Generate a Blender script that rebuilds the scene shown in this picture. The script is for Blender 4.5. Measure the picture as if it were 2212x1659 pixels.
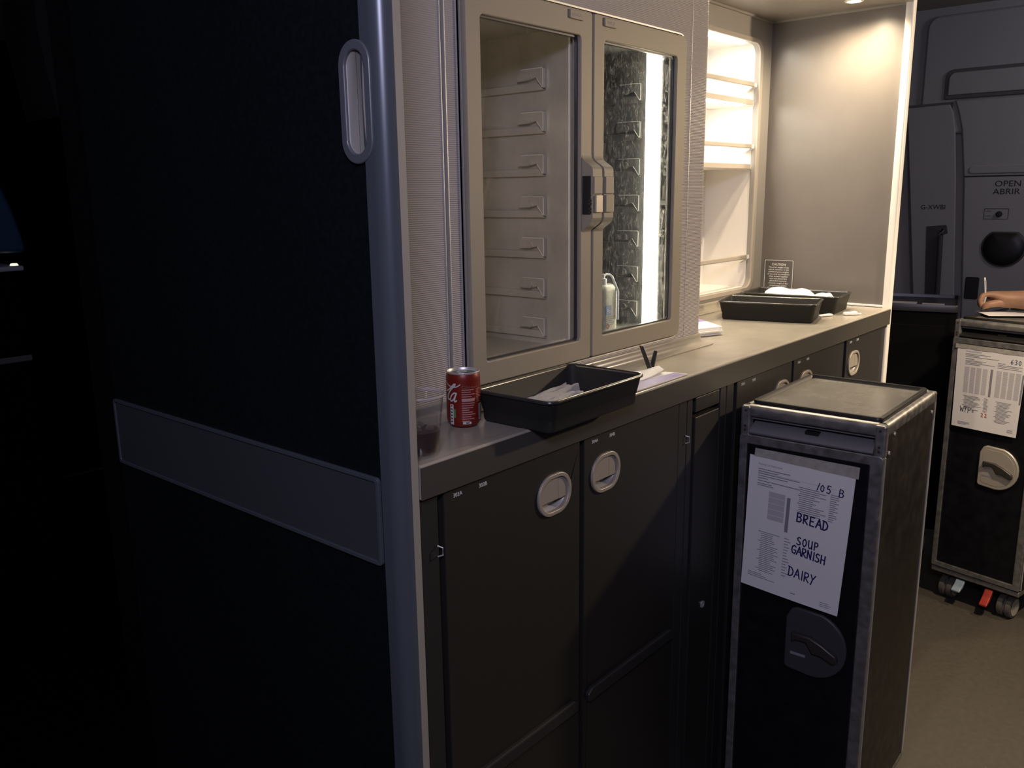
import bpy, bmesh, math, random
from mathutils import Matrix, Vector
random.seed(7)
for o in list(bpy.data.objects):
    bpy.data.objects.remove(o, do_unlink=True)
SC = bpy.context.scene
COL = SC.collection
PI = math.pi

# ------------------------------------------------------------------ camera
cam_d = bpy.data.cameras.new('camera')
cam = bpy.data.objects.new('camera', cam_d)
COL.objects.link(cam)
cam_d.sensor_fit = 'HORIZONTAL'
cam_d.sensor_width = 36.0
cam_d.lens = 36.0 * 1850.818 / 2212.0
cam_d.clip_start = 0.05
# columns: camera right, up, back (world axes: x along the galley, y into it, z up)
cam_right = (0.64872684, -0.76089704, -0.01375482)
cam_up = (0.17357862, 0.13034386, 0.97615621)
cam_back = (-0.74096151, -0.63564627, 0.21663302)
cam.matrix_world = Matrix(((cam_right[0], cam_up[0], cam_back[0], 0.0),
                           (cam_right[1], cam_up[1], cam_back[1], -0.803),
                           (cam_right[2], cam_up[2], cam_back[2], 1.47),
                           (0, 0, 0, 1)))
SC.camera = cam

# ------------------------------------------------------------------ world, exposure, big lights
w = bpy.data.worlds.new('night'); SC.world = w
w.use_nodes = True
w.node_tree.nodes['Background'].inputs[0].default_value = (0.10, 0.11, 0.2, 1)
w.node_tree.nodes['Background'].inputs[1].default_value = 0.004
SC.view_settings.view_transform = 'Standard'
SC.view_settings.look = 'None'
SC.view_settings.exposure = 0.0
SC.view_settings.gamma = 1.0
SC.view_settings.use_curve_mapping = False


def area(name, loc, target, size, power, color, size_y=None, spread=None):
    d = bpy.data.lights.new(name, 'AREA'); d.energy = power; d.color = color; d.size = size
    if size_y:
        d.shape = 'RECTANGLE'; d.size_y = size_y
    if spread:
        d.spread = spread
    o = bpy.data.objects.new(name, d); COL.objects.link(o)
    o.location = loc
    o.rotation_euler = (Vector(target) - Vector(loc)).to_track_quat('-Z', 'Y').to_euler()
    return o


# violet mood lamp in the cabin ceiling above the photographer
area('cabin_mood_light', (-0.35, -1.05, 2.05), (1.0, 0.0, 1.2), 0.35, 14.0, (0.74, 0.71, 1.0), 0.2)
# warm galley lamp over the aisle, turned towards the galley front
area('galley_aisle_light', (3.05, -1.05, 1.76), (1.3, 0.1, 1.2), 0.07, 20.0, (1.0, 0.77, 0.52))
# warm ceiling spot over the aisle, aimed at the right trolley and the floor
sd = bpy.data.lights.new('aisle_spot', 'SPOT'); sd.energy = 110; sd.color = (1.0, 0.79, 0.55); sd.spot_size = math.radians(66); sd.spot_blend = 0.7; sd.shadow_soft_size = 0.05
so = bpy.data.objects.new('aisle_spot', sd); COL.objects.link(so); so.location = (2.35, -0.95, 2.2)
so.rotation_euler = (Vector((2.95, -0.30, 0.3)) - so.location).to_track_quat('-Z', 'Y').to_euler()
# dim cool lamp near the cabin door
area('doorway_light', (3.6, -0.9, 2.22), (4.2, 0.1, 1.4), 0.4, 4.6, (0.92, 0.92, 1.0))


# ------------------------------------------------------------------ materials
def mat(name, col, rough=0.5, metal=0.0, noise=0.0, nscale=30.0, bump=0.0, bscale=200.0, spec=0.5, coat=0.0, emit=None, estr=0.0, aniso=None):
    m = bpy.data.materials.new(name); m.use_nodes = True
    nt = m.node_tree; b = nt.nodes['Principled BSDF']
    b.inputs['Base Color'].default_value = (*col, 1)
    b.inputs['Roughness'].default_value = rough
    b.inputs['Metallic'].default_value = metal
    b.inputs['Specular IOR Level'].default_value = spec
    b.inputs['Coat Weight'].default_value = coat
    if emit:
        b.inputs['Emission Color'].default_value = (*emit, 1)
        b.inputs['Emission Strength'].default_value = estr
    tc = nt.nodes.new('ShaderNodeTexCoord')
    if noise > 0:
        n = nt.nodes.new('ShaderNodeTexNoise'); n.inputs['Scale'].default_value = nscale; n.inputs['Detail'].default_value = 6
        r = nt.nodes.new('ShaderNodeMapRange'); r.inputs['From Min'].default_value = 0.3; r.inputs['From Max'].default_value = 0.7
        r.inputs['To Min'].default_value = 1 - noise; r.inputs['To Max'].default_value = 1 + noise
        mx = nt.nodes.new('ShaderNodeVectorMath'); mx.operation = 'SCALE'
        mx.inputs[0].default_value = col
        nt.links.new(tc.outputs['Object'], n.inputs['Vector'])
        nt.links.new(n.outputs['Fac'], r.inputs['Value'])
        nt.links.new(r.outputs['Result'], mx.inputs['Scale'])
        nt.links.new(mx.outputs['Vector'], b.inputs['Base Color'])
        r2 = nt.nodes.new('ShaderNodeMapRange'); r2.inputs['From Min'].default_value = 0.3; r2.inputs['From Max'].default_value = 0.7
        r2.inputs['To Min'].default_value = max(0.02, rough - noise * 0.3); r2.inputs['To Max'].default_value = min(1, rough + noise * 0.3)
        nt.links.new(n.outputs['Fac'], r2.inputs['Value'])
        nt.links.new(r2.outputs['Result'], b.inputs['Roughness'])
    if bump > 0:
        n = nt.nodes.new('ShaderNodeTexNoise'); n.inputs['Scale'].default_value = bscale; n.inputs['Detail'].default_value = 3
        bp = nt.nodes.new('ShaderNodeBump'); bp.inputs['Strength'].default_value = bump; bp.inputs['Distance'].default_value = 0.002
        nt.links.new(tc.outputs['Object'], n.inputs['Vector'])
        nt.links.new(n.outputs['Fac'], bp.inputs['Height'])
        nt.links.new(bp.outputs['Normal'], b.inputs['Normal'])
    return m


def ribbed(name, col, pitch, rough=0.45):
    m = mat(name, col, rough)
    nt = m.node_tree; b = nt.nodes['Principled BSDF']
    tc = nt.nodes.new('ShaderNodeTexCoord'); sep = nt.nodes.new('ShaderNodeSeparateXYZ')
    mul = nt.nodes.new('ShaderNodeMath'); mul.operation = 'MULTIPLY'; mul.inputs[1].default_value = 2 * PI / pitch
    sn = nt.nodes.new('ShaderNodeMath'); sn.operation = 'SINE'
    bp = nt.nodes.new('ShaderNodeBump'); bp.inputs['Strength'].default_value = 0.6; bp.inputs['Distance'].default_value = 0.0006
    nt.links.new(tc.outputs['Object'], sep.inputs[0]); nt.links.new(sep.outputs['Z'], mul.inputs[0])
    nt.links.new(mul.outputs[0], sn.inputs[0]); nt.links.new(sn.outputs[0], bp.inputs['Height'])
    nt.links.new(bp.outputs['Normal'], b.inputs['Normal'])
    return m


def schlick(nt, f0=0.04):
    # reflectance of a thin clear sheet, the same from both sides
    lw = nt.nodes.new('ShaderNodeLayerWeight'); lw.inputs['Blend'].default_value = 0.5
    p = nt.nodes.new('ShaderNodeMath'); p.operation = 'POWER'; p.inputs[1].default_value = 5.0
    q = nt.nodes.new('ShaderNodeMath'); q.operation = 'MULTIPLY_ADD'; q.inputs[1].default_value = 1 - f0; q.inputs[2].default_value = f0
    nt.links.new(lw.outputs['Facing'], p.inputs[0]); nt.links.new(p.outputs[0], q.inputs[0])
    return q.outputs[0]


def pane(name, smudge, tint=(1, 1, 1), scale=14.0, dark=0.0, lo=0.5, hi=0.75):
    """thin clear pane with dried water marks that scatter light"""
    m = bpy.data.materials.new(name); m.use_nodes = True
    nt = m.node_tree; nt.nodes.clear()
    out = nt.nodes.new('ShaderNodeOutputMaterial')
    tr = nt.nodes.new('ShaderNodeBsdfTransparent'); tr.inputs[0].default_value = (*tint, 1)
    gl = nt.nodes.new('ShaderNodeBsdfGlossy'); gl.inputs['Roughness'].default_value = 0.02
    fr = schlick(nt)
    m1 = nt.nodes.new('ShaderNodeMixShader')
    nt.links.new(fr, m1.inputs[0]); nt.links.new(tr.outputs[0], m1.inputs[1]); nt.links.new(gl.outputs[0], m1.inputs[2])
    df = nt.nodes.new('ShaderNodeBsdfDiffuse'); df.inputs[0].default_value = (0.75, 0.75, 0.75, 1)
    tl = nt.nodes.new('ShaderNodeBsdfTranslucent'); tl.inputs[0].default_value = (0.75, 0.75, 0.75, 1)
    a = nt.nodes.new('ShaderNodeMixShader'); a.inputs[0].default_value = 0.6
    nt.links.new(df.outputs[0], a.inputs[1]); nt.links.new(tl.outputs[0], a.inputs[2])
    tc = nt.nodes.new('ShaderNodeTexCoord'); mp = nt.nodes.new('ShaderNodeMapping')
    mp.inputs['Scale'].default_value = (2.2, 1.0, 0.8)
    n = nt.nodes.new('ShaderNodeTexNoise'); n.inputs['Scale'].default_value = scale; n.inputs['Detail'].default_value = 9
    n.inputs['Roughness'].default_value = 0.75; n.inputs['Distortion'].default_value = 1.2
    r = nt.nodes.new('ShaderNodeMapRange'); r.inputs['From Min'].default_value = lo; r.inputs['From Max'].default_value = hi
    r.inputs['To Min'].default_value = 0.0; r.inputs['To Max'].default_value = smudge
    nt.links.new(tc.outputs['Object'], mp.inputs[0]); nt.links.new(mp.outputs[0], n.inputs['Vector'])
    nt.links.new(n.outputs['Fac'], r.inputs['Value'])
    m2 = nt.nodes.new('ShaderNodeMixShader')
    nt.links.new(r.outputs[0], m2.inputs[0]); nt.links.new(m1.outputs[0], m2.inputs[1]); nt.links.new(a.outputs[0], m2.inputs[2])
    nt.links.new(m2.outputs[0], out.inputs[0])
    return m


def clear_plastic(name, tint=(0.9, 0.9, 0.92), haze=0.12):
    m = bpy.data.materials.new(name); m.use_nodes = True
    nt = m.node_tree; nt.nodes.clear()
    out = nt.nodes.new('ShaderNodeOutputMaterial')
    tr = nt.nodes.new('ShaderNodeBsdfTransparent'); tr.inputs[0].default_value = (*tint, 1)
    gl = nt.nodes.new('ShaderNodeBsdfGlossy'); gl.inputs['Roughness'].default_value = 0.08
    m1 = nt.nodes.new('ShaderNodeMixShader')
    nt.links.new(schlick(nt), m1.inputs[0]); nt.links.new(tr.outputs[0], m1.inputs[1]); nt.links.new(gl.outputs[0], m1.inputs[2])
    df = nt.nodes.new('ShaderNodeBsdfDiffuse'); df.inputs[0].default_value = (0.8, 0.8, 0.82, 1)
    m2 = nt.nodes.new('ShaderNodeMixShader'); m2.inputs[0].default_value = haze
    nt.links.new(m1.outputs[0], m2.inputs[1]); nt.links.new(df.outputs[0], m2.inputs[2])
    nt.links.new(m2.outputs[0], out.inputs[0])
    return m


def emission(name, col, strength):
    m = bpy.data.materials.new(name); m.use_nodes = True
    nt = m.node_tree; nt.nodes.clear()
    out = nt.nodes.new('ShaderNodeOutputMaterial'); e = nt.nodes.new('ShaderNodeEmission')
    e.inputs[0].default_value = (*col, 1); e.inputs[1].default_value = strength
    nt.links.new(e.outputs[0], out.inputs[0])
    return m


WARM = (1.0, 0.80, 0.55)
M = dict(
    navy=mat('navy_laminate', (0.0070, 0.0090, 0.0105), 0.42, noise=0.15, nscale=120, spec=0.3),
    rub=mat('charcoal_rub_strip', (0.052, 0.060, 0.062), 0.5, bump=0.2, bscale=900),
    alu=mat('satin_aluminium', (0.66, 0.65, 0.63), 0.38, 0.6),
    post=mat('post_shade_blue', (0.10, 0.115, 0.135), 0.3, 0.25, spec=0.5),  # darker, bluer tone paints in the shade on the post's side
    endcap=mat('end_cap_lit_grey', (0.30, 0.28, 0.245), 0.5),  # same trim, paler: warm light on the aisle face painted in
    alu_scuffed=mat('scuffed_aluminium', (0.29, 0.285, 0.28), 0.4, 0.7, noise=0.25, nscale=60),
    alu_pale=mat('pale_edge_trim', (0.82, 0.80, 0.76), 0.4, 0.1),
    pull=mat('pull_rim_metal', (0.14, 0.15, 0.17), 0.35, 0.2),
    pull_lit=mat('pull_lit_metal', (0.36, 0.34, 0.31), 0.4, 0.1),  # paler copy of the rim metal, light inside the cup painted in
    rib=ribbed('ribbed_laminate', (0.36, 0.34, 0.345), 0.0032),
    fascia_shade=mat('grey_fascia_shade', (0.055, 0.051, 0.044), 0.45),
    black=mat('black_gap', (0.006, 0.006, 0.007), 0.6),
    champagne=mat('champagne_metal_paint', (0.30, 0.272, 0.215), 0.58, 0.12, noise=0.04, nscale=700),
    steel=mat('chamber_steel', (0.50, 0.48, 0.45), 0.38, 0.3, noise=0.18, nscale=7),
    steel_shaded=mat('right_chamber_steel_shaded', (0.17, 0.17, 0.165), 0.42, 0.3, noise=0.2, nscale=9),  # left chamber's steel darkened, the right chamber's shade put into the colour
    led=emission('led_strip', (1.0, 0.87, 0.64), 26.0),
    led_added=emission('led_added_fill', (1.0, 0.82, 0.56), 6.0),
    shelf_led=emission('shelf_strip', (1.0, 0.93, 0.80), 60.0),
    lamp=emission('downlight_lens', (1.0, 0.82, 0.56), 35.0),
    white_lam=mat('white_laminate', (0.82, 0.80, 0.77), 0.45),
    frame_lam=mat('pale_grey_laminate', (0.30, 0.285, 0.265), 0.5),
    shelf_edge=mat('grey_shelf_edge', (0.42, 0.38, 0.33), 0.45),
    taupe=mat('taupe_grey_laminate', (0.15, 0.137, 0.125), 0.33, noise=0.05, nscale=8),
    soffit=mat('grey_soffit_laminate', (0.22, 0.20, 0.175), 0.4),
    top=mat('grey_worktop', (0.335, 0.31, 0.26), 0.22, noise=0.10, nscale=9),
    bay=mat('charcoal_bay_door', (0.0165, 0.0155, 0.0138), 0.5, bump=0.12, bscale=700),
    bay_dark=mat('dark_bay_post', (0.018, 0.018, 0.019), 0.5),
    latch=mat('latch_silver', (0.42, 0.38, 0.315), 0.45, 0.3),
    ink_pale=mat('pale_print', (0.55, 0.55, 0.53), 0.6),
    tray=mat('black_tray', (0.026, 0.0255, 0.0235), 0.55, spec=0.15),
    tray_rim=mat('tray_rim_gloss', (0.03, 0.03, 0.028), 0.22, spec=0.8),
    paper=mat('paper_white', (0.82, 0.81, 0.80), 0.7),
    violet_paper=mat('violet_print', (0.26, 0.21, 0.46), 0.5),
    napkin=mat('napkin_white', (0.85, 0.84, 0.82), 0.85, bump=0.5, bscale=90),
    tissue=mat('crumpled_tissue', (0.34, 0.335, 0.33), 0.6, bump=0.6, bscale=60),
    red=mat('can_red', (0.19, 0.016, 0.010), 0.38, 0.2),
    red_print=mat('can_print', (0.42, 0.24, 0.22), 0.5),
    white=mat('white_plastic', (0.85, 0.86, 0.86), 0.4),
    green=mat('label_green', (0.10, 0.22, 0.06), 0.5),
    cola=mat('cola', (0.030, 0.006, 0.003), 0.3, spec=0.12),
    ice=clear_plastic('ice', (0.82, 0.80, 0.80), 0.06),
    cup_rim=clear_plastic('cup_rim_plastic', (0.9, 0.9, 0.92), 0.3),
    cup=clear_plastic('clear_cup', (0.96, 0.96, 0.96), 0.016),
    pane_l=pane('left_pane', 0.08, (0.97, 0.96, 0.94), 16.0),
    pane_r=pane('right_pane', 0.5, (0.86, 0.89, 0.90), 75.0, lo=0.50, hi=0.72),
    placard=mat('placard_grey', (0.10, 0.095, 0.088), 0.5),
    cart_panel=mat('cart_front_black', (0.004, 0.004, 0.0065), 0.5, noise=0.3, nscale=25, spec=0.3),
    cart_side=mat('cart_side_brown_black', (0.013, 0.011, 0.0075), 0.5, noise=0.25, nscale=30),
    cart_lid=mat('cart_lid_grey', (0.165, 0.158, 0.142), 0.26, noise=0.10, nscale=14),
    matte_grey=mat('matte_grey', (0.03, 0.03, 0.034), 0.9, spec=0.1),
    matte=mat('matte_black', (0.0035, 0.0035, 0.004), 0.85, spec=0.15),
    rubber=mat('black_rubber', (0.012, 0.012, 0.012), 0.4),
    cart_grey=mat('cart_grey_plastic', (0.16, 0.16, 0.17), 0.5),
    latch_dark=mat('cart_latch_grey', (0.045, 0.047, 0.052), 0.5),
    latch_bright=mat('cart_latch_silver', (0.62, 0.57, 0.48), 0.4, 0.5),
    lever=mat('dark_lever', (0.05, 0.045, 0.04), 0.4, 0.3),
    marker=mat('navy_marker', (0.015, 0.012, 0.10), 0.6),
    marker_black=mat('black_marker', (0.02, 0.02, 0.035), 0.6),
    marker_red=mat('red_marker', (0.55, 0.07, 0.03), 0.6),
    print_grey=mat('grey_print', (0.25, 0.24, 0.27), 0.7),
    print_light=mat('light_grey_print', (0.52, 0.50, 0.53), 0.7),
    tape=mat('masking_tape', (0.40, 0.38, 0.34), 0.55, noise=0.15, nscale=80),
    tyre=mat('grey_tyre', (0.10, 0.095, 0.085), 0.6),
    hub=mat('pale_hub', (0.45, 0.43, 0.38), 0.5),
    pedal_red=mat('red_pedal', (0.36, 0.03, 0.018), 0.45),
    pedal_blue=mat('grey_blue_pedal', (0.25, 0.33, 0.42), 0.45),
    lining=mat('cabin_lining', (0.34, 0.335, 0.34), 0.6),
    lining_seam=mat('lining_seam', (0.10, 0.10, 0.10), 0.6),
    dark_grey=mat('dark_grey_recess', (0.06, 0.058, 0.058), 0.5),
    letters=mat('black_lettering', (0.012, 0.012, 0.014), 0.5),
    floor=mat('vinyl_floor', (0.068, 0.061, 0.051), 0.5, noise=0.08, nscale=60, bump=0.15, bscale=400),
    ceil=mat('cabin_ceiling', (0.5, 0.46, 0.40), 0.6),
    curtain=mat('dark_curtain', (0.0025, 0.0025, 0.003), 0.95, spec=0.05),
    blue=mat('blue_shell', (0.008, 0.05, 0.10), 0.5),
    console=mat('pale_console', (0.35, 0.38, 0.45), 0.45),
    skin=mat('skin', (0.32, 0.175, 0.11), 0.5, noise=0.08, nscale=60),
    cloth=mat('navy_uniform', (0.015, 0.018, 0.04), 0.8),
    hair=mat('dark_hair', (0.02, 0.012, 0.008), 0.6),
    bottle=mat('cream_bottle', (0.62, 0.60, 0.50), 0.35),
    label_blue=mat('label_blue', (0.12, 0.18, 0.42), 0.5),
    label_red=mat('label_red', (0.60, 0.14, 0.08), 0.5),
    steel_dark=mat('dark_steel', (0.08, 0.08, 0.085), 0.35, 0.6),
)

# ------------------------------------------------------------------ mesh helpers
WM = {}


def world_of(o):
    return WM.get(o.name, Matrix.Identity(4))


def obj(name, bm, material, parent=None, bevel=0.0, smooth=False, local=False, seg=2, angle=35):
    """link a bmesh as ONE mesh object; world coordinates unless local"""
    if parent is not None and not local:
        bm.transform(world_of(parent).inverted())
    bmesh.ops.recalc_face_normals(bm, faces=bm.faces[:])
    me = bpy.data.meshes.new(name)
    bm.to_mesh(me); bm.free()
    o = bpy.data.objects.new(name, me); COL.objects.link(o)
    me.materials.append(M[material] if isinstance(material, str) else material)
    if parent is not None:
        o.parent = parent
        WM[o.name] = world_of(parent).copy()
    if smooth:
        me.polygons.foreach_set('use_smooth', [True] * len(me.polygons))
        me.set_sharp_from_angle(angle=math.radians(angle))
    if bevel > 0:
        md = o.modifiers.new('edge', 'BEVEL'); md.width = bevel; md.segments = seg; md.limit_method = 'ANGLE'
        md.angle_limit = math.radians(40); md.harden_normals = False
    return o


def thing(name, label, cat, loc=(0, 0, 0), rotz=0.0, group=None):
    o = bpy.data.objects.new(name, None); COL.objects.link(o)
    o.empty_display_size = 0.05
    o.location = loc; o.rotation_euler = (0, 0, rotz)
    WM[o.name] = Matrix.Translation(loc) @ Matrix.Rotation(rotz, 4, 'Z')
    return tag(o, label, cat, group)


def tag(o, label=None, cat=None, group=None, kind=None):
    if label: o['label'] = label
    if cat: o['category'] = cat
    if group: o['group'] = group
    if kind: o['kind'] = kind
    return o


def struct(name, bm, material, label=None, cat=None, bevel=0.0, smooth=False):
    o = obj(name, bm, material, None, bevel, smooth)
    o['kind'] = 'structure'
    return tag(o, label, cat)


def new():
    return bmesh.new()


def box(bm, x0, x1, y0, y1, z0, z1):
    m = Matrix.Translation(((x0 + x1) / 2, (y0 + y1) / 2, (z0 + z1) / 2)) @ Matrix.Diagonal((abs(x1 - x0), abs(y1 - y0), abs(z1 - z0), 1))
    bmesh.ops.create_cube(bm, size=1.0, matrix=m)
    return bm


def bx(x0, x1, y0, y1, z0, z1):
    return box(new(), x0, x1, y0, y1, z0, z1)


def prism(bm, pts, d0, d1, axis='y'):
    """extrude a 2D outline along an axis: x:(y,z) y:(x,z) z:(x,y)"""
    def P(a, b, d):
        return {'x': (d, a, b), 'y': (a, d, b), 'z': (a, b, d)}[axis]
    A = [bm.verts.new(P(a, b, d0)) for a, b in pts]
    B = [bm.verts.new(P(a, b, d1)) for a, b in pts]
    n = len(pts)
    bm.faces.new(A); bm.faces.new(B[::-1])
    for i in range(n):
        bm.faces.new((A[i], A[(i + 1) % n], B[(i + 1) % n], B[i]))
    return bm


def rr(x0, x1, z0, z1, r, n=6):
    """rounded rectangle, 4*(n+1) points; r a number or (bl, br, tr, tl)"""
    if not isinstance(r, (tuple, list)):
        r = (r,) * 4
    out = []
    for k, (cx, cz, a0) in enumerate(((x0, z0, PI), (x1, z0, 1.5 * PI), (x1, z1, 0), (x0, z1, 0.5 * PI))):
        q = max(r[k], 1e-4)
        ox = cx + q if k in (0, 3) else cx - q
        oz = cz + q if k in (0, 1) else cz - q
        for i in range(n + 1):
            a = a0 + 0.5 * PI * i / n
            out.append((ox + q * math.cos(a), oz + q * math.sin(a)))
    return out


def ring(bm, outer, inner, d0, d1, axis='y'):
    """a plate with a hole: outer and inner loops with equal point counts"""
    def P(p, d):
        a, b = p
        return {'x': (d, a, b), 'y': (a, d, b), 'z': (a, b, d)}[axis]
    n = len(outer)
    O0 = [bm.verts.new(P(p, d0)) for p in outer]; O1 = [bm.verts.new(P(p, d1)) for p in outer]
    I0 = [bm.verts.new(P(p, d0)) for p in inner]; I1 = [bm.verts.new(P(p, d1)) for p in inner]
    for i in range(n):
        j = (i + 1) % n
        bm.faces.new((O0[i], O0[j], I0[j], I0[i]))
        bm.faces.new((O1[j], O1[i], I1[i], I1[j]))
        bm.faces.new((O0[j], O0[i], O1[i], O1[j]))
        bm.faces.new((I0[i], I0[j], I1[j], I1[i]))
    return bm


def loft(bm, loops, cap0=True, cap1=True, closed=True):
    L = [[bm.verts.new(p) for p in lp] for lp in loops]
    n = len(L[0])
    for a, b in zip(L, L[1:]):
        for i in range(n if closed else n - 1):
            j = (i + 1) % n
            bm.faces.new((a[i], a[j], b[j], b[i]))
    if cap0: bm.faces.new(L[0][::-1])
    if cap1: bm.faces.new(L[-1])
    return bm


def lathe(bm, prof, c, n=40, closed=False, ax='z'):
    """prof: list of (r, h)"""
    rows = []
    for r, h in prof:
        row = []
        for i in range(n):
            a = 2 * PI * i / n
            u, v = r * math.cos(a), r * math.sin(a)
            p = {'z': (c[0] + u, c[1] + v, c[2] + h), 'y': (c[0] + u, c[1] + h, c[2] + v), 'x': (c[0] + h, c[1] + u, c[2] + v)}[ax]
            row.append(bm.verts.new(p))
        rows.append(row)
    for a, b in zip(rows, rows[1:]):
        for i in range(n):
            j = (i + 1) % n
            bm.faces.new((a[i], a[j], b[j], b[i]))
    if closed:
        bm.faces.new(rows[0][::-1]); bm.faces.new(rows[-1])
    return bm


def tube(bm, path, r, n=10):
    pts = [Vector(p) for p in path]
    loops = []
    for i, p in enumerate(pts):
        t = (pts[min(i + 1, len(pts) - 1)] - pts[max(i - 1, 0)]).normalized()
        ref = Vector((0, 0, 1)) if abs(t.z) < 0.9 else Vector((1, 0, 0))
        u = t.cross(ref).normalized(); v = t.cross(u)
        q = r[i] if isinstance(r, (list, tuple)) else r
        loops.append([p + u * q * math.cos(2 * PI * k / n) + v * q * math.sin(2 * PI * k / n) for k in range(n)])
    return loft(bm, loops)


FACE_Y = Matrix(((1, 0, 0, 0), (0, 0, -1, 0), (0, 1, 0, 0), (0, 0, 0, 1)))      # reads from -y: text x -> +x, text y -> +z
FACE_X = Matrix(((0, 0, -1, 0), (-1, 0, 0, 0), (0, 1, 0, 0), (0, 0, 0, 1)))     # reads from -x: text x -> -y, text y -> +z


def text(bm, s, size, mtx, align='LEFT', depth=0.0003, sx=1.0):
    cu = bpy.data.curves.new('t', 'FONT'); cu.body = s; cu.size = size; cu.extrude = depth; cu.align_x = align
    cu.resolution_u = 3
    o = bpy.data.objects.new('t', cu); COL.objects.link(o)
    bpy.context.view_layer.update()
    dg = bpy.context.evaluated_depsgraph_get()
    me = bpy.data.meshes.new_from_object(o.evaluated_get(dg))
    me.transform(mtx @ Matrix.Diagonal((sx, 1, 1, 1)))
    bm.from_mesh(me)
    bpy.data.objects.remove(o, do_unlink=True); bpy.data.curves.remove(cu); bpy.data.meshes.remove(me)
    return bm


def ribbon(bm, pts, wd, f, dens=1):
    """a pen stroke of width wd along 2D points; f maps (a,b) to 3D"""
    P = [Vector(p) for p in pts]
    def poly(q):
        bm.faces.new([bm.verts.new(f(v.x, v.y)) for v in q])
    for a, b in zip(P, P[1:]):
        d = b - a
        if d.length < 1e-9: continue
        k = max(1, dens)
        nrm = Vector((-d.y, d.x)).normalized() * wd / 2
        for i in range(k):
            s, e = a + d * i / k, a + d * (i + 1) / k
            poly([s - nrm, e - nrm, e + nrm, s + nrm])
    for p in P:
        poly([p + Vector((math.cos(t), math.sin(t))) * wd / 2 for t in [2 * PI * i / 8 for i in range(8)]])
    return bm


STROKES = {
    'A': [[(0, 0), (.38, 1), (.75, 0)], [(.15, .38), (.62, .38)]],
    'B': [[(.05, 0), (.05, 1), (.45, .98), (.6, .78), (.45, .55), (.08, .52)], [(.45, .55), (.68, .3), (.5, .04), (.05, 0)]],
    'D': [[(.08, 0), (.08, 1)], [(-.05, 1), (.4, .95), (.68, .6), (.6, .2), (.3, 0), (.0, 0)]],
    'E': [[(.6, 1), (.08, 1), (.08, 0), (.62, 0)], [(.08, .52), (.5, .52)]],
    'G': [[(.65, .85), (.4, 1), (.1, .8), (.03, .4), (.2, .05), (.5, .02), (.66, .25), (.66, .45), (.4, .45)]],
    'H': [[(.06, 0), (.06, 1)], [(.62, 0), (.62, 1)], [(.06, .5), (.62, .5)]],
    'I': [[(.2, 0), (.2, 1)]],
    'N': [[(.05, 0), (.05, 1), (.6, 0), (.6, 1)]],
    'O': [[(.35, 1), (.08, .75), (.05, .3), (.3, 0), (.58, .25), (.62, .7), (.35, 1)]],
    'P': [[(.1, 0), (.1, 1), (.5, .95), (.6, .72), (.45, .5), (.1, .48)]],
    'R': [[(.06, 0), (.06, 1), (.5, .96), (.58, .72), (.4, .52), (.08, .5), (.65, 0)]],
    'S': [[(.58, .9), (.3, 1), (.08, .8), (.2, .56), (.5, .45), (.6, .2), (.35, 0), (.03, .1)]],
    'T': [[(0, 1), (.7, 1)], [(.35, 1), (.33, 0)]],
    'U': [[(.06, 1), (.06, .3), (.25, 0), (.5, .1), (.6, .4), (.6, 1), (.62, .0)]],
    'W': [[(0, 1), (.2, 0), (.4, .7), (.6, 0), (.85, 1)]],
    'Y': [[(.02, 1), (.3, .5)], [(.66, 1), (.3, .5), (.1, -.1)]],
    '0': [[(.3, .85), (.08, .6), (.08, .2), (.3, 0), (.52, .2), (.52, .65), (.3, .85)]],
    '1': [[(.05, 0), (.35, 1)]],
    '2': [[(.05, .75), (.25, .95), (.5, .8), (.4, .45), (.05, .05), (.3, .1), (.62, 0)]],
    '3': [[(.08, .9), (.4, .95), (.5, .75), (.25, .52), (.55, .35), (.45, .05), (.05, .05)]],
    '5': [[(.6, 1), (.15, 1), (.12, .55), (.45, .6), (.58, .3), (.4, .0), (.05, .08)]],
    '6': [[(.5, .95), (.2, .7), (.05, .3), (.25, 0), (.52, .15), (.45, .45), (.12, .3)]],
    '=': [[(.1, .35), (.45, .35)], [(.1, .6), (.45, .6)]],
    ' ': [],
}


def scrawl(bm, s, x, z, h, f, wd=0.0022, tilt=0.0, pitch=0.85, aspect=0.75):
    """hand lettering"""
    cx = 0.0
    for ch in s:
        for st in STROKES[ch]:
            pts = []
            for a, b in st:
                u, v = cx + a * h * aspect, b * h
                pts.append((x + u * math.cos(tilt) - v * math.sin(tilt) * 0.4, z + u * math.sin(tilt) + v))
            ribbon(bm, pts, wd, f)
        cx += h * aspect * pitch * (0.55 if ch in 'I1' else 1.0)
    return bm


# ------------------------------------------------------------------ setting: floor, ceilings, walls
struct('floor', bx(-1.2, 4.4, -2.2, 4.0, -0.05, 0.0), 'floor')
struct('floor_shade_sheet', box(bx(-1.2, 0.70, 0.03, 3.9, 0.0, 0.006), 0.70, 4.2, 0.80, 3.9, 0.0, 0.006), 'curtain')  # near-black sheet over the floor, paints in the aft cabin's shade
struct('ceiling_cabin', bx(-1.2, 4.4, -2.2, 4.0, 2.232, 2.28), 'ceil')
struct('ceiling_soffit', bx(1.815, 2.683, 0.0, 0.62, 1.978, 2.23), 'soffit')
_o = struct('trim_soffit', box(bx(1.822, 2.681, 0.405, 0.413, 1.9725, 1.978), 2.676, 2.683, 0.0, 0.413, 1.9725, 1.978), 'frame_lam')

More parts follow.
